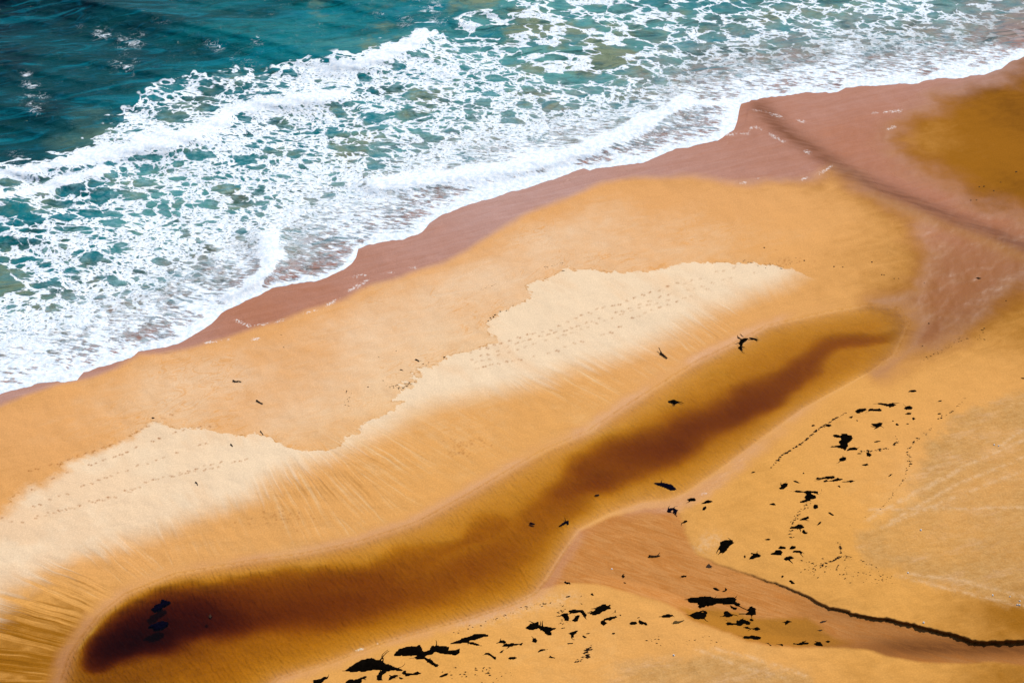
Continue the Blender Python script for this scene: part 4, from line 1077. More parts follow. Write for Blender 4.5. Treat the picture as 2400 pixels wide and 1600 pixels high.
GB, GC, GF, GP, GS = "seaweed clumps on the bank below the pool", "seaweed clumps in the stream channel", "seaweed clumps on the open sand above the channel", "seaweed clumps in or beside the pool", "sticks and scraps on the sand bar"
W_ = [
    # k, outline, label, group, height, fronds
    ('2b', [(430, 825), (470, 790), (520, 755), (570, 728), (640, 715), (690, 712), (735, 728), (765, 735), (768, 704), (788, 708), (792, 745), (800, 765), (850, 775), (910, 800), (990, 825), (985, 840), (1000, 850), (1050, 848), (1095, 838), (1125, 850), (1060, 868), (990, 875), (945, 850), (960, 832), (880, 825), (800, 828), (740, 820), (680, 828), (620, 835), (560, 840), (500, 842), (450, 838)], "huge black seaweed heap like a whale with a long thin tail pointing right", GB, .3, 4),
    ('2b', [(745, 825), (810, 820), (815, 860), (860, 870), (915, 868), (910, 878), (875, 895), (830, 918), (770, 925), (708, 918), (715, 880), (735, 845)], "black seaweed loop with a sandy hole, hanging just under the whale shaped heap", GB, .2, 3),
    ('2b', [(920, 885), (945, 888), (968, 900), (940, 908), (925, 900)], "small black seaweed scrap right of the sandy holed loop", GB, .1, 0),
    ('2b', [(430, 935), (460, 915), (520, 905), (570, 890), (620, 875), (625, 885), (580, 900), (565, 945), (540, 970), (430, 970)], "ragged black seaweed clump cut by the frame's lower edge, left of the holed loop", GB, .2, 2),
    ('2b', [(130, 915), (180, 900), (235, 885), (272, 880), (270, 895), (240, 920), (210, 945), (180, 970), (140, 960)], "wedge of black seaweed at the frame's lower edge, the leftmost clump of the bank", GB, .2, 1),
    ('2b', [(870, 685), (895, 660), (920, 630), (960, 610), (1030, 600), (1085, 598), (1095, 580), (1115, 590), (1130, 620), (1145, 655), (1210, 635), (1222, 600), (1270, 595), (1340, 598), (1390, 605), (1392, 630), (1380, 640), (1430, 635), (1475, 628), (1482, 670), (1440, 690), (1370, 685), (1300, 672), (1245, 665), (1225, 688), (1170, 690), (1165, 705), (1210, 720), (1240, 745), (1285, 775), (1275, 790), (1220, 780), (1185, 755), (1160, 725), (1100, 728), (1060, 710), (1090, 690), (1000, 690), (930, 690)], "largest black seaweed heap of the bank, two masses joined by a neck", GB, .3, 5),
    ('2b', [(1405, 578), (1440, 550), (1500, 530), (1560, 512), (1620, 492), (1690, 490), (1740, 495), (1750, 515), (1700, 522), (1640, 540), (1560, 558), (1600, 565), (1650, 580), (1690, 600), (1650, 605), (1590, 585), (1540, 572), (1480, 575)], "long black seaweed wedge forked like a beak open to the right", GB, .22, 2),
    ('2b', [(1810, 578), (1850, 550), (1890, 542), (1908, 560), (1895, 578), (1850, 572)], "small curved seaweed clump just above a long thin bar of weed", GB, .14, 1),
    ('2b', [(1875, 600), (1900, 580), (1960, 570), (2020, 572), (2058, 572), (2055, 590), (2000, 590), (1930, 605)], "thin level bar of black seaweed under a small curved clump", GB, .14, 1),
    ('2b', [(1690, 685), (1715, 660), (1755, 660), (1780, 680), (1812, 700), (1805, 725), (1780, 715), (1745, 690)], "black seaweed hook bending down to the right below the forked wedge", GB, .15, 1),
    ('2b', [(1615, 650), (1640, 635), (1680, 632), (1650, 650)], "sliver of dark weed up and left of the bent hook", GB, .07, 0),
    ('2b', [(1840, 665), (1860, 645), (1885, 632), (1870, 658)], "thin slanting weed sliver between the bent hook and the level bar", GB, .07, 0),
    ('2b', [(1918, 715), (1940, 700), (1985, 697), (2003, 708), (1980, 720), (1940, 724)], "flat black seaweed oval lying below the thin level bar", GB, .14, 0),
    ('2b', [(2200, 655), (2215, 635), (2240, 628), (2295, 628), (2290, 636), (2230, 645)], "thin black seaweed crescent arched like an eyebrow", GB, .1, 0),
    ('2b', [(2140, 560), (2150, 535), (2175, 525), (2195, 550), (2180, 568)], "round black seaweed knob under the left wing of the bird shaped clump", GB, .16, 1),
    ('2b', [(1293, 880), (1330, 860), (1375, 845), (1360, 865), (1310, 885)], "slim slanting seaweed leaf lowest on the bank, right of the whale's tail", GB, .1, 0),
    ('2c', [(505, 1412), (525, 1385), (545, 1400), (595, 1415), (590, 1425), (540, 1422)], "tiny star of black weed under the eyebrow crescent", GB, .08, 0),
    ('2c', [(185, 1000), (230, 975), (245, 950), (300, 935), (355, 925), (385, 960), (430, 985), (500, 990), (560, 1000), (610, 1000), (585, 1020), (530, 1045), (555, 1095), (540, 1110), (490, 1105), (450, 1060), (400, 1035), (370, 1000), (330, 1015), (280, 1030), (240, 1020)], "black seaweed heap shaped like a bird in flight on the bank", GB, .24, 3),
    ('2c', [(665, 830), (710, 800), (775, 795), (775, 830), (795, 875), (770, 910), (715, 910), (705, 860)], "blocky black seaweed clump at the left foot of the seaweed arch", GB, .2, 2),
    ('2c', [(770, 770), (830, 755), (920, 745), (970, 760), (1010, 800), (1035, 830), (1020, 870), (985, 860), (965, 815), (930, 790), (860, 805), (800, 800)], "black seaweed arch curving over a small clump", GB, .2, 2),
    ('2c', [(820, 905), (845, 885), (870, 840), (900, 825), (938, 830), (925, 870), (905, 910), (870, 925)], "small black seaweed clump sheltered under the seaweed arch", GB, .16, 1),
    ('2c', [(1030, 805), (1080, 780), (1140, 768), (1170, 770), (1160, 740), (1180, 715), (1240, 685), (1290, 685), (1320, 700), (1340, 680), (1360, 675), (1355, 705), (1360, 745), (1310, 745), (1280, 765), (1230, 775), (1200, 800), (1150, 820), (1080, 820)], "black seaweed clump trailing a tail left to the arch, with a small horn", GB, .22, 2),
    ('2c', [(1210, 910), (1250, 885), (1300, 855), (1370, 845), (1440, 845), (1480, 850), (1420, 875), (1340, 895), (1290, 905), (1305, 940), (1260, 970), (1220, 950)], "black seaweed wedge with a drooping left end, below the horned clump", GB, .18, 2),
    ('2c', [(1080, 550), (1090, 530), (1110, 525), (1140, 560), (1110, 565)], "lone round seaweed knob high on the bank, nearest the pool's tip", GB, .12, 0),
    ('2c', [(775, 1080), (830, 1055), (915, 1035), (890, 1070), (845, 1095), (848, 1130), (815, 1130), (812, 1100)], "black seaweed clump shaped like a mushroom cap on a stub", GB, .15, 1),
    ('2c', [(965, 1110), (985, 1105), (1030, 1135), (1000, 1142)], "small dark weed comma right of the mushroom shaped clump", GB, .08, 0),
    ('2c', [(765, 1212), (840, 1206), (842, 1218), (770, 1224)], "short straight dash of dark weed below the mushroom shaped clump", GB, .06, 0),
    ('2c', [(1405, 790), (1425, 745), (1430, 770), (1450, 800), (1420, 812)], "pointed tuft of black weed right of the horned clump", GB, .1, 1),
    ('2c', [(1475, 828), (1495, 818), (1515, 830), (1490, 842)], "tiny weed dot at the right tip of the drooping wedge", GB, .07, 0),
    ('2c', [(1490, 802), (1530, 788), (1560, 790), (1520, 806)], "short faded weed dash above the tiny dot", GB, .06, 0),
    ('2c', [(1615, 940), (1650, 920), (1710, 918), (1730, 940), (1690, 955), (1640, 955)], "black seaweed oval beside a spiky tuft on the bank", GB, .14, 0),
    ('2c', [(1735, 910), (1760, 895), (1780, 900), (1815, 920), (1850, 930), (1870, 965), (1840, 970), (1800, 950), (1755, 950)], "spiky black seaweed tuft touching an oval clump", GB, .15, 2),
    ('2c', [(1705, 880), (1740, 855), (1785, 852), (1760, 870)], "thin weed sliver above the spiky tuft", GB, .06, 0),
    ('2c', [(2030, 850), (2080, 825), (2150, 812), (2230, 822), (2230, 840), (2170, 868), (2090, 868)], "smooth black seaweed spindle alone at the channel's lower edge", GB, .17, 1),
    ('2d', [(360, 555), (385, 535), (445, 545), (430, 560), (370, 570)], "dull brown weed tuft just below the smooth spindle", GB, .08, 2),
    ('2c', [(745, 575), (780, 562), (820, 556), (790, 574)], "thin weed dash on the pale upper strip of the bank", GB, .06, 0),
    ('2c', [(940, 668), (958, 662), (978, 690), (965, 690)], "small weed tick between the arch and the lone knob", GB, .06, 0),
    ('2c', [(935, 577), (965, 556), (968, 562), (942, 580)], "hairline weed scrap left of the lone knob", GB, .04, 0),
    ('2c', [(1022, 1082), (1050, 1074), (1080, 1074), (1050, 1086)], "faint weed dash right of the mushroom shaped clump", GB, .05, 0),
    ('2c', [(1380, 1080), (1400, 1074), (1420, 1076), (1400, 1084)], "isolated weed dash under the drooping wedge", GB, .05, 0),
    # stream channel
    ('2d', [(520, 295), (560, 278), (640, 280), (700, 262), (770, 265), (810, 285), (880, 285), (960, 275), (1040, 275), (1065, 295), (1060, 320), (1105, 345), (1100, 370), (1060, 375), (1040, 355), (1000, 350), (960, 362), (890, 348), (850, 350), (800, 370), (740, 375), (700, 388), (655, 402), (640, 390), (650, 360), (630, 340), (580, 335), (540, 330)], "largest seaweed heap of all, a long black slab across the stream channel", GC, .3, 5),
    ('2d', [(1000, 365), (1030, 385), (1070, 390), (1065, 410), (1030, 412), (1010, 395)], "small black hook under the right end of the long slab", GC, .12, 1),
    ('2d', [(545, 480), (560, 455), (620, 440), (700, 440), (665, 430), (680, 408), (720, 415), (745, 440), (735, 480), (715, 515), (660, 525), (600, 515)], "bulky black seaweed clump with a curled handle, under the long slab", GC, .24, 2),
    ('2d', [(845, 492), (900, 485), (925, 470), (925, 435), (960, 430), (1000, 455), (1030, 465), (1010, 490), (960, 495), (900, 498)], "black seaweed cone with a thin tail to the left, in the channel", GC, .18, 1),
    ('2d', [(1095, 455), (1160, 455), (1190, 430), (1180, 405), (1210, 390), (1215, 370), (1245, 390), (1285, 400), (1270, 420), (1280, 470), (1240, 475), (1180, 465)], "spiky black seaweed clump with a long left tail, right of the long slab", GC, .2, 3),
    ('2d', [(930, 565), (970, 545), (1020, 560), (1055, 560), (1070, 530), (1130, 520), (1180, 535), (1215, 555), (1200, 575), (1140, 575), (1110, 600), (1060, 590), (1000, 585), (960, 585)], "wide black seaweed mat low in the middle of the channel", GC, .2, 2),
    ('2d', [(1205, 520), (1225, 508), (1255, 525), (1240, 540), (1215, 538)], "round weed dot at the wide mat's upper right corner", GC, .1, 0),
    ('2d', [(1115, 608), (1180, 600), (1220, 615), (1260, 610), (1290, 600), (1335, 620), (1320, 638), (1270, 640), (1220, 630), (1160, 620)], "thin weed bar ending in a knot, directly below the wide mat", GC, .14, 1),
    ('2d', [(1120, 722), (1150, 708), (1195, 710), (1230, 695), (1290, 700), (1340, 718), (1330, 740), (1270, 748), (1215, 735), (1160, 738)], "black seaweed fish shape at the channel's lower edge", GC, .16, 1),
    ('2d', [(1375, 780), (1420, 780), (1430, 795), (1465, 815), (1430, 815), (1410, 795)], "small stepped weed scrap, first right of the fish shape", GC, .09, 0),
    ('2d', [(1475, 785), (1530, 795), (1570, 788), (1585, 805), (1570, 820), (1530, 805)], "small weed scrap with a thick right end, second right of the fish shape", GC, .1, 0),
    ('2d', [(1680, 785), (1740, 785), (1790, 768), (1855, 780), (1840, 792), (1770, 798), (1700, 795)], "long thin weed strip along the channel's lower edge", GC, .1, 1),
    ('2d', [(1920, 790), (1960, 770), (1990, 770), (2025, 810), (1990, 812), (1950, 810)], "bushy weed clump at the right end of the lower edge row", GC, .12, 2),
    ('2d', [(2045, 768), (2070, 752), (2100, 765), (2070, 782)], "weed knob at the far right end of the lower edge row", GC, .1, 0),
    ('2d', [(1590, 550), (1620, 528), (1680, 545), (1640, 560), (1600, 590)], "lone black weed arrowhead on the ochre channel floor", GC, .13, 1),
    ('2d', [(1980, 555), (2010, 538), (2060, 532), (2040, 552), (1995, 565)], "faint half buried weed streak near the stream's bend", GC, .05, 0),
    ('2d', [(1950, 642), (2000, 632), (2020, 640), (1985, 655)], "dark reddish weed dash below the half buried streak", GC, .08, 0),
    ('2d', [(445, 45), (480, 32), (520, 40), (510, 60), (480, 55), (455, 60)], "bluish black weed scrap alone on the upper channel floor", GC, .1, 1),
    ('2d', [(800, 170), (840, 172), (880, 200), (850, 210), (815, 192)], "slanting weed scrap above the long slab, left one of two", GC, .1, 0),
    ('2d', [(900, 215), (935, 200), (940, 170), (965, 190), (950, 210), (925, 220)], "curved weed scrap above the long slab, right one of two", GC, .1, 0),
    ('2c', [(712, 375), (735, 355), (750, 370), (790, 380), (770, 400), (735, 392)], "small black weed curl where the pool meets the bank's tip", GC, .12, 1),
    ('2c', [(1510, 290), (1530, 270), (1560, 295), (1530, 320)], "small dark weed tuft on the fan of wet sand, above a fleck", GC, .09, 1),
    ('2c', [(1530, 375), (1560, 375), (1575, 390), (1550, 393)], "tiny dark fleck below the tuft on the wet sand fan", GC, .05, 0),
    ('2e', [(815, 1172), (845, 1135), (858, 1135), (875, 1155), (885, 1182), (850, 1178)], "three pronged faded weed scrap under the start of the cut bank", GC, .06, 2),
    ('2d', [(1555, 45), (1575, 32), (1590, 48), (1565, 65)], "small black weed dot just above the cut bank, upper one of two", GF, .1, 0),
    ('2d', [(1640, 95), (1665, 85), (1690, 105), (1710, 125), (1670, 130), (1660, 110)], "broken weed scrap just above the cut bank, lower one of two", GF, .1, 0),
    # pool
    ('2e', [(245, 235), (320, 238), (390, 245), (450, 260), (480, 285), (495, 312), (455, 320), (415, 312), (380, 288), (310, 278)], "blue black seaweed slab floating in the pool's right half", GP, .1, 1),
    ('2e', [(605, 425), (650, 408), (700, 408), (715, 430), (700, 445), (640, 445)], "black seaweed oval at the pool edge beside white froth", GP, .16, 1),
    ('2e', [(762, 470), (800, 450), (840, 428), (890, 445), (850, 462), (790, 475)], "black seaweed double lump just right of the frothy pool edge", GP, .15, 0),
    ('2e', [(780, 540), (790, 510), (820, 495), (830, 515), (805, 545)], "small upright weed lump below the double lump", GP, .12, 0),
    ('2e', [(385, 565), (400, 520), (470, 512), (520, 540), (490, 580), (460, 572), (420, 570)], "bristly black seaweed clump where the stream fan meets the pool", GP, .16, 4),
    ('2e', [(550, 685), (585, 655), (620, 648), (615, 668), (580, 685)], "small slanting weed clump on the stream fan's upper edge", GP, .12, 1),
    ('2e', [(1318, 132), (1335, 118), (1375, 115), (1350, 130)], "thin weed dash on the pale sand strip right of the pool", GP, .07, 0),
    ('2a', [(1035, 1060), (1050, 1040), (1095, 1020), (1100, 995), (1150, 1015), (1150, 1030), (1105, 1050), (1090, 1070), (1050, 1080)], "dark weed clump with a fin in the deep brown end of the pool, upper one", GP, .05, 0),
    ('2a', [(1015, 1185), (1040, 1165), (1110, 1142), (1142, 1160), (1140, 1180), (1090, 1205), (1055, 1205), (1045, 1190)], "dark smooth weed oval in the deep brown end of the pool, lower one", GP, .05, 0),
    ('2a', [(1418, 1118), (1430, 1098), (1442, 1115), (1430, 1130)], "small dim weed dot right of the two clumps in the deep pool", GP, .03, 0),
    ('3c', [(1030, 580), (1050, 480), (1075, 420), (1090, 380), (1160, 370), (1245, 370), (1235, 420), (1160, 480), (1130, 540), (1115, 600), (1100, 690), (1060, 650), (1025, 610)], "black seaweed on the sand bar's edge shaped like a bird with spread wings", GP, .16, 5),
    ('3c', [(1260, 360), (1300, 345), (1380, 350), (1440, 370), (1480, 385), (1520, 440), (1510, 470), (1490, 425), (1430, 395), (1370, 410), (1310, 385)], "thin weed strand forming the right wing of the bird shaped weed", GP, .08, 1),
    ('3c', [(975, 335), (1000, 320), (1060, 360), (1090, 385), (1050, 385), (1000, 370)], "small weed scrap at the left wing tip of the bird shaped weed", GP, .06, 1),
    ('3c', [(1050, 255), (1085, 262), (1120, 310), (1160, 320), (1120, 330), (1085, 290)], "small weed sliver above the bird shaped weed's head", GP, .06, 0),
    ('1e', [(2228, 1190), (2260, 1180), (2302, 1192), (2270, 1205)], "feathery dark tuft afloat at the pool's upper edge", GP, .07, 4),
    ('3d', [(405, 1000), (450, 955), (500, 930), (540, 915), (530, 950), (525, 975), (510, 945), (470, 970)], "thin slanting weed strand in the pool above the stream fan", GP, .06, 1),
    ('3d', [(0, 960), (20, 945), (45, 955), (75, 970), (40, 970)], "small weed strand in the pool left of the slanting strand", GP, .05, 0),
    ('3d', [(885, 580), (920, 568), (965, 565), (930, 582)], "short dim weed strand under the blue slab's rippled water", GP, .05, 0),
    ('1f', [(1990, 355), (2010, 349), (2038, 355), (2015, 362)], "lone dark weed spindle on the wet sand near the right edge", GP, .1, 0),
    # open sand above the channel
    ('2e', [(960, 965), (975, 930), (980, 900), (1030, 870), (1105, 862), (1125, 895), (1090, 920), (1070, 950), (1040, 985), (1000, 1005), (960, 1025), (975, 990)], "big black seaweed clump with a frayed lower tip, nearest the start of the cut bank", GF, .24, 3),
    ('2e', [(1240, 1050), (1250, 1035), (1262, 1055), (1250, 1068)], "weed dot left of the clump with a small crest", GF, .08, 0),
    ('2e', [(1300, 1075), (1320, 1045), (1345, 1030), (1320, 1015), (1370, 1015), (1375, 998), (1390, 1010), (1400, 1025), (1425, 1040), (1410, 1060), (1370, 1068), (1330, 1075)], "black seaweed clump with a small crest, between the frayed clump and the ring of ovals", GF, .18, 1),
    ('2e', [(1475, 865), (1505, 852), (1540, 862), (1510, 872)], "thin weed scrap alone above the crested clump", GF, .07, 0),
    ('2e', [(1520, 478), (1555, 465), (1575, 462), (1595, 488), (1560, 488)], "small pointed weed cap alone left of the T shaped heap", GF, .1, 0),
    ('2e', [(1530, 1030), (1570, 1015), (1590, 985), (1640, 978), (1665, 1000), (1650, 1035), (1610, 1040), (1560, 1032)], "round black clump with a left tail, largest of the ring of ovals", GF, .18, 1),
    ('2e', [(1615, 958), (1640, 935), (1700, 945), (1705, 962), (1650, 965)], "upper left weed oval of the ring, above the round clump", GF, .12, 0),
    ('2e', [(1735, 962), (1770, 935), (1815, 938), (1812, 960), (1770, 970)], "upper right weed oval of the ring", GF, .13, 0),
    ('2e', [(1765, 1000), (1800, 985), (1860, 985), (1890, 1005), (1870, 1025), (1840, 1005)], "arched weed oval on the right side of the ring", GF, .13, 1),
    ('2e', [(1675, 1080), (1710, 1055), (1755, 1045), (1790, 1065), (1740, 1085), (1700, 1092)], "lowest weed oval of the ring", GF, .13, 1),
    ('2f', [(1345, 155), (1390, 140), (1420, 137), (1440, 150), (1410, 162)], "black weed teardrop, the topmost clump on the open sand", GF, .14, 0),
    ('2f', [(1010, 275), (1080, 265), (1160, 270), (1210, 265), (1255, 282), (1215, 300), (1180, 305), (1140, 290), (1080, 278)], "long black seaweed spear thickest at its right end", GF, .17, 1),
    ('2f', [(845, 345), (880, 322), (940, 317), (958, 330), (930, 345), (885, 355), (875, 368), (858, 362)], "black seaweed clump at the head of the fine wrack line, left of a feathered bar", GF, .16, 1),
    ('2f', [(960, 335), (985, 315), (1030, 322), (1080, 315), (1105, 335), (1085, 352), (1020, 355), (970, 348)], "feathered black seaweed bar under the long spear", GF, .17, 2),
    ('2f', [(1310, 320), (1330, 300), (1370, 292), (1400, 310), (1390, 328), (1340, 332)], "bushy black seaweed oval right of the long spear", GF, .16, 1),
    ('2f', [(1315, 375), (1350, 358), (1388, 360), (1380, 375)], "slim weed dash directly below the bushy oval", GF, .1, 0),
    ('2f', [(1390, 410), (1410, 400), (1428, 420), (1405, 440), (1392, 430)], "round weed knob below and right of the slim dash", GF, .13, 0),
    ('2f', [(1225, 470), (1245, 460), (1275, 480), (1255, 495), (1230, 485)], "small weed lump left of a level dash, below the round knob", GF, .12, 0),
    ('2f', [(1310, 472), (1345, 458), (1370, 465), (1360, 478)], "small level weed dash right of the small lump", GF, .09, 0),
    ('2f', [(1195, 432), (1215, 435), (1222, 445), (1200, 445)], "tiny weed scrap just above the small lump", GF, .05, 0),
    ('2f', [(1000, 465), (1040, 462), (1075, 450), (1105, 460), (1095, 485), (1060, 505), (1030, 512), (1045, 492), (1015, 480)], "black seaweed clump shaped like a spread claw", GF, .18, 3),
    ('2f', [(780, 405), (800, 395), (825, 390), (805, 415)], "small weed scrap below the head of the wrack line, upper of two", GF, .08, 0),
    ('2f', [(845, 432), (865, 428), (875, 445), (858, 442)], "small weed scrap below the head of the wrack line, lower of two", GF, .06, 0),
    ('2f', [(415, 485), (435, 472), (460, 482), (430, 495)], "weed scrap left of the fine wrack line, near the pool's pink margin", GF, .09, 0),
    ('2f', [(550, 485), (570, 470), (605, 470), (618, 482), (590, 495)], "black weed oval lying on the fine wrack line", GF, .12, 0),
    ('2f', [(625, 580), (650, 570), (700, 582), (720, 570), (700, 562), (760, 560), (810, 580), (818, 615), (790, 630), (775, 660), (775, 690), (745, 720), (715, 700), (670, 695), (615, 690), (640, 680), (700, 670), (675, 640), (710, 625), (700, 605), (660, 605)], "largest black heap on the open sand, shaped like the figure three", GF, .3, 4),
    ('2f', [(765, 725), (790, 700), (830, 690), (870, 705), (865, 722), (820, 722), (785, 720)], "arched weed clump at the lower right of the figure three heap", GF, .15, 1),
    ('2f', [(685, 835), (690, 800), (725, 785), (755, 790), (758, 815), (720, 830)], "round bristly weed clump below the figure three heap", GF, .17, 2),
    ('2f', [(945, 745), (970, 735), (1000, 765), (985, 785), (955, 775)], "leaning black weed lump right of a thin dash", GF, .17, 1),
    ('2f', [(845, 755), (880, 748), (912, 750), (890, 758)], "thin weed dash left of the leaning lump", GF, .05, 0),
    ('2f', [(910, 862), (945, 855), (960, 848), (968, 862), (945, 870)], "weed dot with a thin left tail, below the leaning lump", GF, .08, 0),
    ('2f', [(1030, 640), (1060, 628), (1088, 630), (1060, 640)], "thin weed dash above the leaning lump", GF, .06, 0),
    ('2f', [(1205, 665), (1230, 645), (1245, 640), (1225, 662)], "slanting weed strand below the small level dash", GF, .06, 0),
    ('2f', [(1155, 980), (1180, 955), (1205, 950), (1185, 970)], "slanting weed sliver near the crusty sand's edge", GF, .08, 0),
    ('2f', [(460, 1000), (480, 985), (520, 990), (590, 968), (640, 972), (655, 985), (620, 1000), (560, 1002), (500, 1010)], "upper strip of the three stacked weed strips", GF, .15, 1),
    ('2f', [(520, 1030), (560, 1012), (620, 1010), (680, 990), (730, 995), (728, 1010), (660, 1020), (580, 1028)], "middle strip of the three stacked weed strips", GF, .14, 1),
    ('2f', [(710, 1030), (760, 1020), (810, 1010), (838, 1018), (800, 1032)], "lower right strip of the three stacked weed strips", GF, .12, 0),
    ('2f', [(670, 1065), (690, 1060), (705, 1078), (690, 1080)], "weed scrap just under the three stacked strips", GF, .08, 0),
    ('2f', [(240, 1015), (270, 1015), (315, 1040), (290, 1048), (250, 1030)], "weed oval left of the three stacked strips", GF, .13, 1),
    ('2f', [(110, 1085), (130, 1075), (125, 1055), (160, 1040), (195, 1040), (190, 1070), (150, 1100), (120, 1098)], "black weed clump with a left hook, up and left of the T shaped heap", GF, .18, 2),
    ('2f', [(210, 1115), (280, 1112), (340, 1120), (380, 1105), (410, 1115), (485, 1120), (480, 1142), (420, 1140), (470, 1165), (478, 1185), (440, 1195), (400, 1200), (420, 1220), (385, 1215), (350, 1235), (310, 1230), (305, 1215), (330, 1205), (365, 1205), (345, 1180), (360, 1150), (330, 1138), (270, 1132)], "large black T shaped seaweed heap with a long level top bar", GF, .26, 4),
    ('2f', [(435, 1265), (450, 1245), (480, 1250), (485, 1275), (460, 1288), (440, 1280)], "round black weed ball just below the T shaped heap", GF, .18, 0),
    ('2f', [(575, 1322), (600, 1320), (640, 1350), (625, 1355)], "slanting weed sliver right of the round ball", GF, .09, 0),
    ('2f', [(310, 1392), (350, 1370), (390, 1360), (395, 1380), (360, 1390)], "black weed wedge between the round ball and the tadpole", GF, .14, 1),
    ('2f', [(480, 1438), (495, 1415), (512, 1410), (508, 1425)], "small weed comma right of the wedge", GF, .08, 0),
    ('2f', [(205, 1470), (250, 1455), (290, 1440), (330, 1440), (345, 1465), (310, 1480), (270, 1480), (230, 1475)], "black weed clump like a tadpole with its tail to the left", GF, .18, 1),
    ('2f', [(330, 1510), (340, 1485), (355, 1490), (360, 1510), (388, 1515), (370, 1530), (345, 1525)], "forked weed scrap under the tadpole", GF, .12, 1),
    ('2f', [(332, 945), (345, 932), (352, 945), (340, 952)], "tiny weed dot left of the three stacked strips, on bare sand", GF, .06, 0),
    ('2f', [(1630, 255), (1660, 240), (1690, 240), (1670, 255)], "slim weed leaf near the open sand's top right, lower of two", GF, .1, 0),
    ('2f', [(1625, 200), (1660, 199), (1674, 190), (1670, 203)], "thin weed hook near the open sand's top right, upper of two", GF, .06, 0),
    ('2f', [(1635, 371), (1655, 362), (1672, 365)], "tiny weed dash at the edge of the crusty sand", GF, .05, 0),
    ('1f', [(2295, 1033), (2320, 1030), (2340, 1036), (2318, 1040)], "thin weed dash at the frame's right edge, on grey crusted sand", GF, .07, 0),
    # sand bar scraps
    ('3e', [(1255, 370), (1280, 350), (1315, 355), (1345, 385), (1380, 425), (1350, 425), (1310, 395), (1275, 385)], "black weed scrap like a bent arm at the ragged dry sand edge", GS, .08, 1),
    ('3e', [(840, 650), (885, 615), (930, 635), (955, 660), (920, 650), (880, 640)], "black weed boomerang left of the bent arm scrap", GS, .08, 0),
    ('3e', [(1440, 490), (1480, 468), (1512, 478), (1470, 496)], "small black weed dash, left one of a pair by the bent arm", GS, .05, 0),
    ('3e', [(1590, 450), (1630, 425), (1645, 435), (1610, 458)], "small black weed dash, right one of a pair by the bent arm", GS, .05, 0),
    ('3b', [(985, 352), (1010, 342), (1032, 346), (1005, 350)], "thin dark weed dash on damp sand above the pale tongue", GS, .04, 0),
    ('1f', [(545, 150), (553, 140), (566, 148), (556, 154)], "lone dark weed dot above the tip of the pale dry sand", GS, .09, 0),
    ('1e', [(1367, 1340), (1374, 1335), (1378, 1350), (1371, 1352)], "lone dark weed dot midway along the orange slope above the pool", GS, .05, 0),
    ('1d', [(1030, 1304), (1040, 1299), (1052, 1304), (1042, 1309)], "dark weed dot above the pale sand's left peak", GS, .05, 0),
]
for k, pts, label, grp, hgt, fr in W_:
    mat = M_WEED
    if 'brown weed tuft' in label:
        mat = M_BROWN
    elif 'faded' in label or 'faint' in label or 'dim ' in label or 'reddish' in label or 'hairline' in label:
        mat = M_DULL
    elif grp == GP and ('pool' in label and 'edge' not in label and 'margin' not in label and 'strip right' not in label):
        mat = M_WET
    hole = None
    if 'sandy hole' in label:
        hole = [Zm('2b', [(800, 885)])[0] + (0.32,)]
    if 'bristly black seaweed clump where' in label:
        hole = [Zm('2e', [(450, 555)])[0] + (0.1,)]
    if len(label.split()) > 16:
        print('LONG', label)
    big = 'clump' if max(p[0] for p in pts) - min(p[0] for p in pts) > 45 else 'scrap'
    weed(Zm(k, pts), label, hgt, mat, fr, 'seaweed_' + big, 'seaweed', grp, hole=hole)

stick(Zm('1d', [(1585, 1049), (1600, 1055), (1625, 1054), (1643, 1057)]), "dark bent driftwood stick lying level on the damp beach sand", .08)
stick(Zm('1d', [(1745, 1184), (1765, 1196), (1790, 1208)]), "dark straight driftwood stick slanting down to the right on rippled damp sand", .08)
stick(Zm('1e', [(2172, 862), (2190, 874), (2204, 886), (2218, 897)]), "dark driftwood branch with a side twig on the orange slope", .12, twig=Zm('1e', [(2180, 866), (2172, 850), (2165, 842), (2160, 835)]))
stick(Zm('2a', [(1330, 200), (1340, 207), (1346, 222)]), "short crooked stick on the pale dry sand below the footprints", .06)
stick(Zm('2e', [(190, 1044), (240, 1046), (285, 1046), (315, 1040)]), "long thin dark stick lying level on the wet stream fan", .09, twig=Zm('2e', [(285, 1045), (300, 1035), (308, 1028), (312, 1024)]))
stick(Zm('1d', [(1570, 1482), (1578, 1490), (1584, 1497)]), "short dark stick on the pale sand at its upper left edge", .07)
stick(Zm('1d', [(1772, 1392), (1780, 1402), (1792, 1418)]), "tiny crooked stick on damp sand just above the pale sand", .05)
for i, (x, y, w, h, a) in enumerate([(1925, 780, 9, 4, .4), (1957, 772, 7, 3, .3), (1940, 796, 10, 4, .3), (1968, 790, 6, 3, .2), (1905, 822, 7, 3, .5), (1932, 825, 8, 4, .6), (1962, 813, 9, 4, .3), (1913, 740, 6, 2, .1)]):
    weed(disc('1d', x, y, w, h, a), "small dark scrap in a loose cluster on the sand below the swash", .04, M_WEED, 0, 'weed_scrap', 'seaweed', "scraps clustered on the sand below the swash")
for i, (k, x, y) in enumerate([('1c', 2020, 1272), ('1c', 2050, 1268), ('1c', 2165, 1242), ('1c', 2270, 1170), ('1c', 1960, 1364), ('1c', 2000, 1362), ('1c', 2117, 1300)]):
    weed(disc(k, x, y, 7, 3.5), "small dark dot on the brown damp sand at the upper right", .05, M_DULL, 0, 'weed_scrap', 'seaweed', "dots on the brown sand at the upper right")
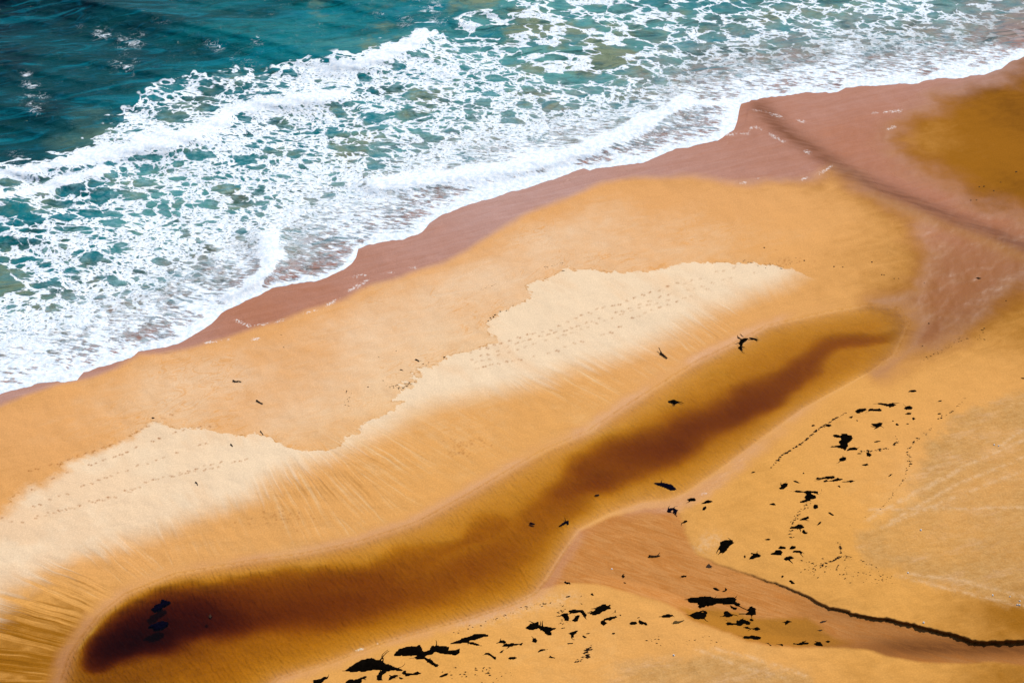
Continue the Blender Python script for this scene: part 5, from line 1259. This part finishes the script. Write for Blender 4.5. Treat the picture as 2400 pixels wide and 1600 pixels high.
for i, (x, y) in enumerate([(1030, 275), (1090, 278), (1370, 332), (1440, 356), (1470, 357), (1355, 330), (770, 217), (828, 233), (668, 222), (422, 232), (1600, 462), (1645, 388), (1288, 243)]):
    weed(disc('1f', x, y, 5.5, 3), "tiny dark dot on the damp sand beyond the pale tongue's tip", .04, M_DULL, 0, 'weed_scrap', 'seaweed', "dots on the damp sand beyond the pale tongue")
for i, (x, y) in enumerate([(472, 720), (402, 775), (335, 785), (228, 852), (205, 885), (278, 820), (260, 845), (240, 868)]):
    weed(disc('3b', x, y, 9, 4, -.3), "small dark scrap strung along the pale sand's notched left edge", .04, M_WEED, 0, 'weed_scrap', 'seaweed', "scraps strung along the notched dry edge")
for i, (x, y) in enumerate([(430, 918), (700, 1110), (1110, 965), (30, 1080), (315, 300), (768, 138), (600, 1075), (1560, 520), (2030, 300)]):
    weed(disc('3e', x, y, 26, 10, .2), "small dark scrap beside the ragged comb of damp sand", .03, M_DULL, 0, 'weed_scrap', 'seaweed', "scraps by the ragged comb of damp sand")
for i, (x, y) in enumerate([(2200, 507), (2052, 695), (1888, 757), (1792, 827), (1765, 845), (1960, 580), (1675, 660), (1632, 816)]):
    weed(disc('1f', x, y, 7, 3), "tiny dark scrap along the far bank of the pool", .04, M_DULL, 0, 'weed_scrap', 'seaweed', "scraps along the far bank of the pool")
for i, (k, x, y, r) in enumerate([('2g', 2092, 657, 9), ('2g', 2195, 705, 8), ('2g', 2170, 745, 9), ('2g', 2192, 748, 7), ('2g', 1912, 645, 5), ('2g', 1187, 932, 5), ('2g', 1022, 412, 5), ('2f', 1478, 1492, 9), ('1f', 2120, 1487, 4), ('1f', 2150, 1495, 4), ('2c', 1376, 197, 8), ('2c', 2232, 1382, 9), ('2d', 372, 915, 9)]):
    lab = {0: "bright white shell alone on ochre sand near the right edge", 3: None}.get(i)
    weed(disc(k, x, y, r, r * .6), lab or ("white shell in a small cluster of three near the right edge" if i in (1, 2, 3) else "tiny white shell fragment lying alone on the open sand"), .08, M_SHELL, 0, 'shell', 'shell', "white shells near the right edge" if i < 4 else "white shell fragments")


# ---- crumbs of weed too fine to count, along the strand lines
def crumbs():
    rnd = random.Random(5)
    lines = [('2f', [(760, 360), (690, 395), (610, 440), (530, 490), (450, 545), (370, 620), (280, 685), (200, 735), (130, 770), (60, 860), (0, 920)], 130, 5, 1.0),
             ('2f', [(1900, 205), (1830, 300), (1760, 360), (1600, 440), (1570, 520), (1440, 620), (1350, 720), (1370, 830), (1350, 900), (1310, 1010), (1200, 1150), (1120, 1260), (860, 1410), (780, 1460)], 110, 9, .8),
             ('2f', [(1240, 570), (1250, 640), (1180, 700), (1040, 720), (900, 740)], 50, 10, .9), ('2f', [(500, 1100), (350, 1280), (300, 1330), (240, 1420), (240, 1550)], 60, 18, .9),
             ('2g', [(300, 90), (330, 230), (220, 290), (110, 340)], 40, 7, 1.0), ('2g', [(330, 230), (560, 300), (700, 360)], 30, 12, .8),
             ('1f', [(2050, 700), (2030, 770), (1900, 760), (1800, 830), (1700, 880), (1600, 930)], 50, 14, .7),
             ('2b', [(1400, 480), (1600, 430), (1800, 360), (2100, 240), (2300, 200)], 40, 18, .7), ('2c', [(1100, 1250), (1000, 1350), (1040, 1400), (960, 1420), (860, 1470)], 40, 14, 1.0),
             ('2c', [(650, 650), (700, 900), (800, 960), (600, 960)], 30, 40, .7), ('2d', [(100, 770), (400, 800), (700, 720), (900, 830)], 40, 40, .7),
             ('3b', [(560, 350), (720, 345), (860, 300), (1040, 255), (1200, 215), (1340, 185)], 50, 14, .45), ('3b', [(0, 590), (200, 520), (420, 440)], 40, 16, .35),
             ('3e', [(500, 1000), (620, 1100), (760, 1050), (900, 1150), (1060, 1000), (1260, 1000)], 40, 30, .6), ('1e', [(0, 1100), (60, 1150), (30, 1210), (60, 1300), (110, 1340), (140, 1400)], 40, 12, .6),
             ('1f', [(380, 240), (480, 250), (600, 262), (690, 285), (800, 230)], 30, 14, .6), ('2g', [(200, 300), (400, 420), (600, 450), (860, 480)], 60, 70, .7), ('2e', [(1900, 1080), (2100, 1150), (1950, 1250)], 30, 60, .7),
             ('2b', [(1400, 850), (1700, 840), (2000, 880)], 40, 60, .7)]
    vs, fs = [], []
    for k, pts, n, jit, s in lines:
        P = np.array(pts, float)
        seg = np.hypot(*(P[1:] - P[:-1]).T)
        L = np.concatenate([[0], np.cumsum(seg)])
        uv = []
        for _ in range(n):
            q = rnd.uniform(0, L[-1])
            uv.append((np.interp(q, L, P[:, 0]) + rnd.gauss(0, jit), np.interp(q, L, P[:, 1]) + rnd.gauss(0, jit * .6)))
        m = Zm(k, uv)
        U = np.array([p[0] for p in m]); V = np.array([p[1] for p in m])
        G = place(U, V, ground(U, V))
        for c in G:
            r = rnd.uniform(.03, .09) * s
            a = rnd.uniform(-.5, .8)
            l = r * rnd.uniform(1, 3.2)
            b = len(vs)
            ca, sa = math.cos(a), math.sin(a)
            for dx, dy, dz in ((-l, 0, -.01), (0, -r, -.01), (l, 0, -.01), (0, r, -.01), (0, 0, r)):
                vs.append((c[0] + dx * ca - dy * sa, c[1] + dx * sa + dy * ca, c[2] + dz + .01))
            fs += [(b, b + 1, b + 4), (b + 1, b + 2, b + 4), (b + 2, b + 3, b + 4), (b + 3, b, b + 4)]
    ob = link("seaweed_debris", mesh_from("seaweed_debris", vs, fs, M_DULL))
    ob['kind'] = 'stuff'
    ob['label'], ob['category'] = "fine dark crumbs of seaweed scattered along the strand lines", "debris"


crumbs()
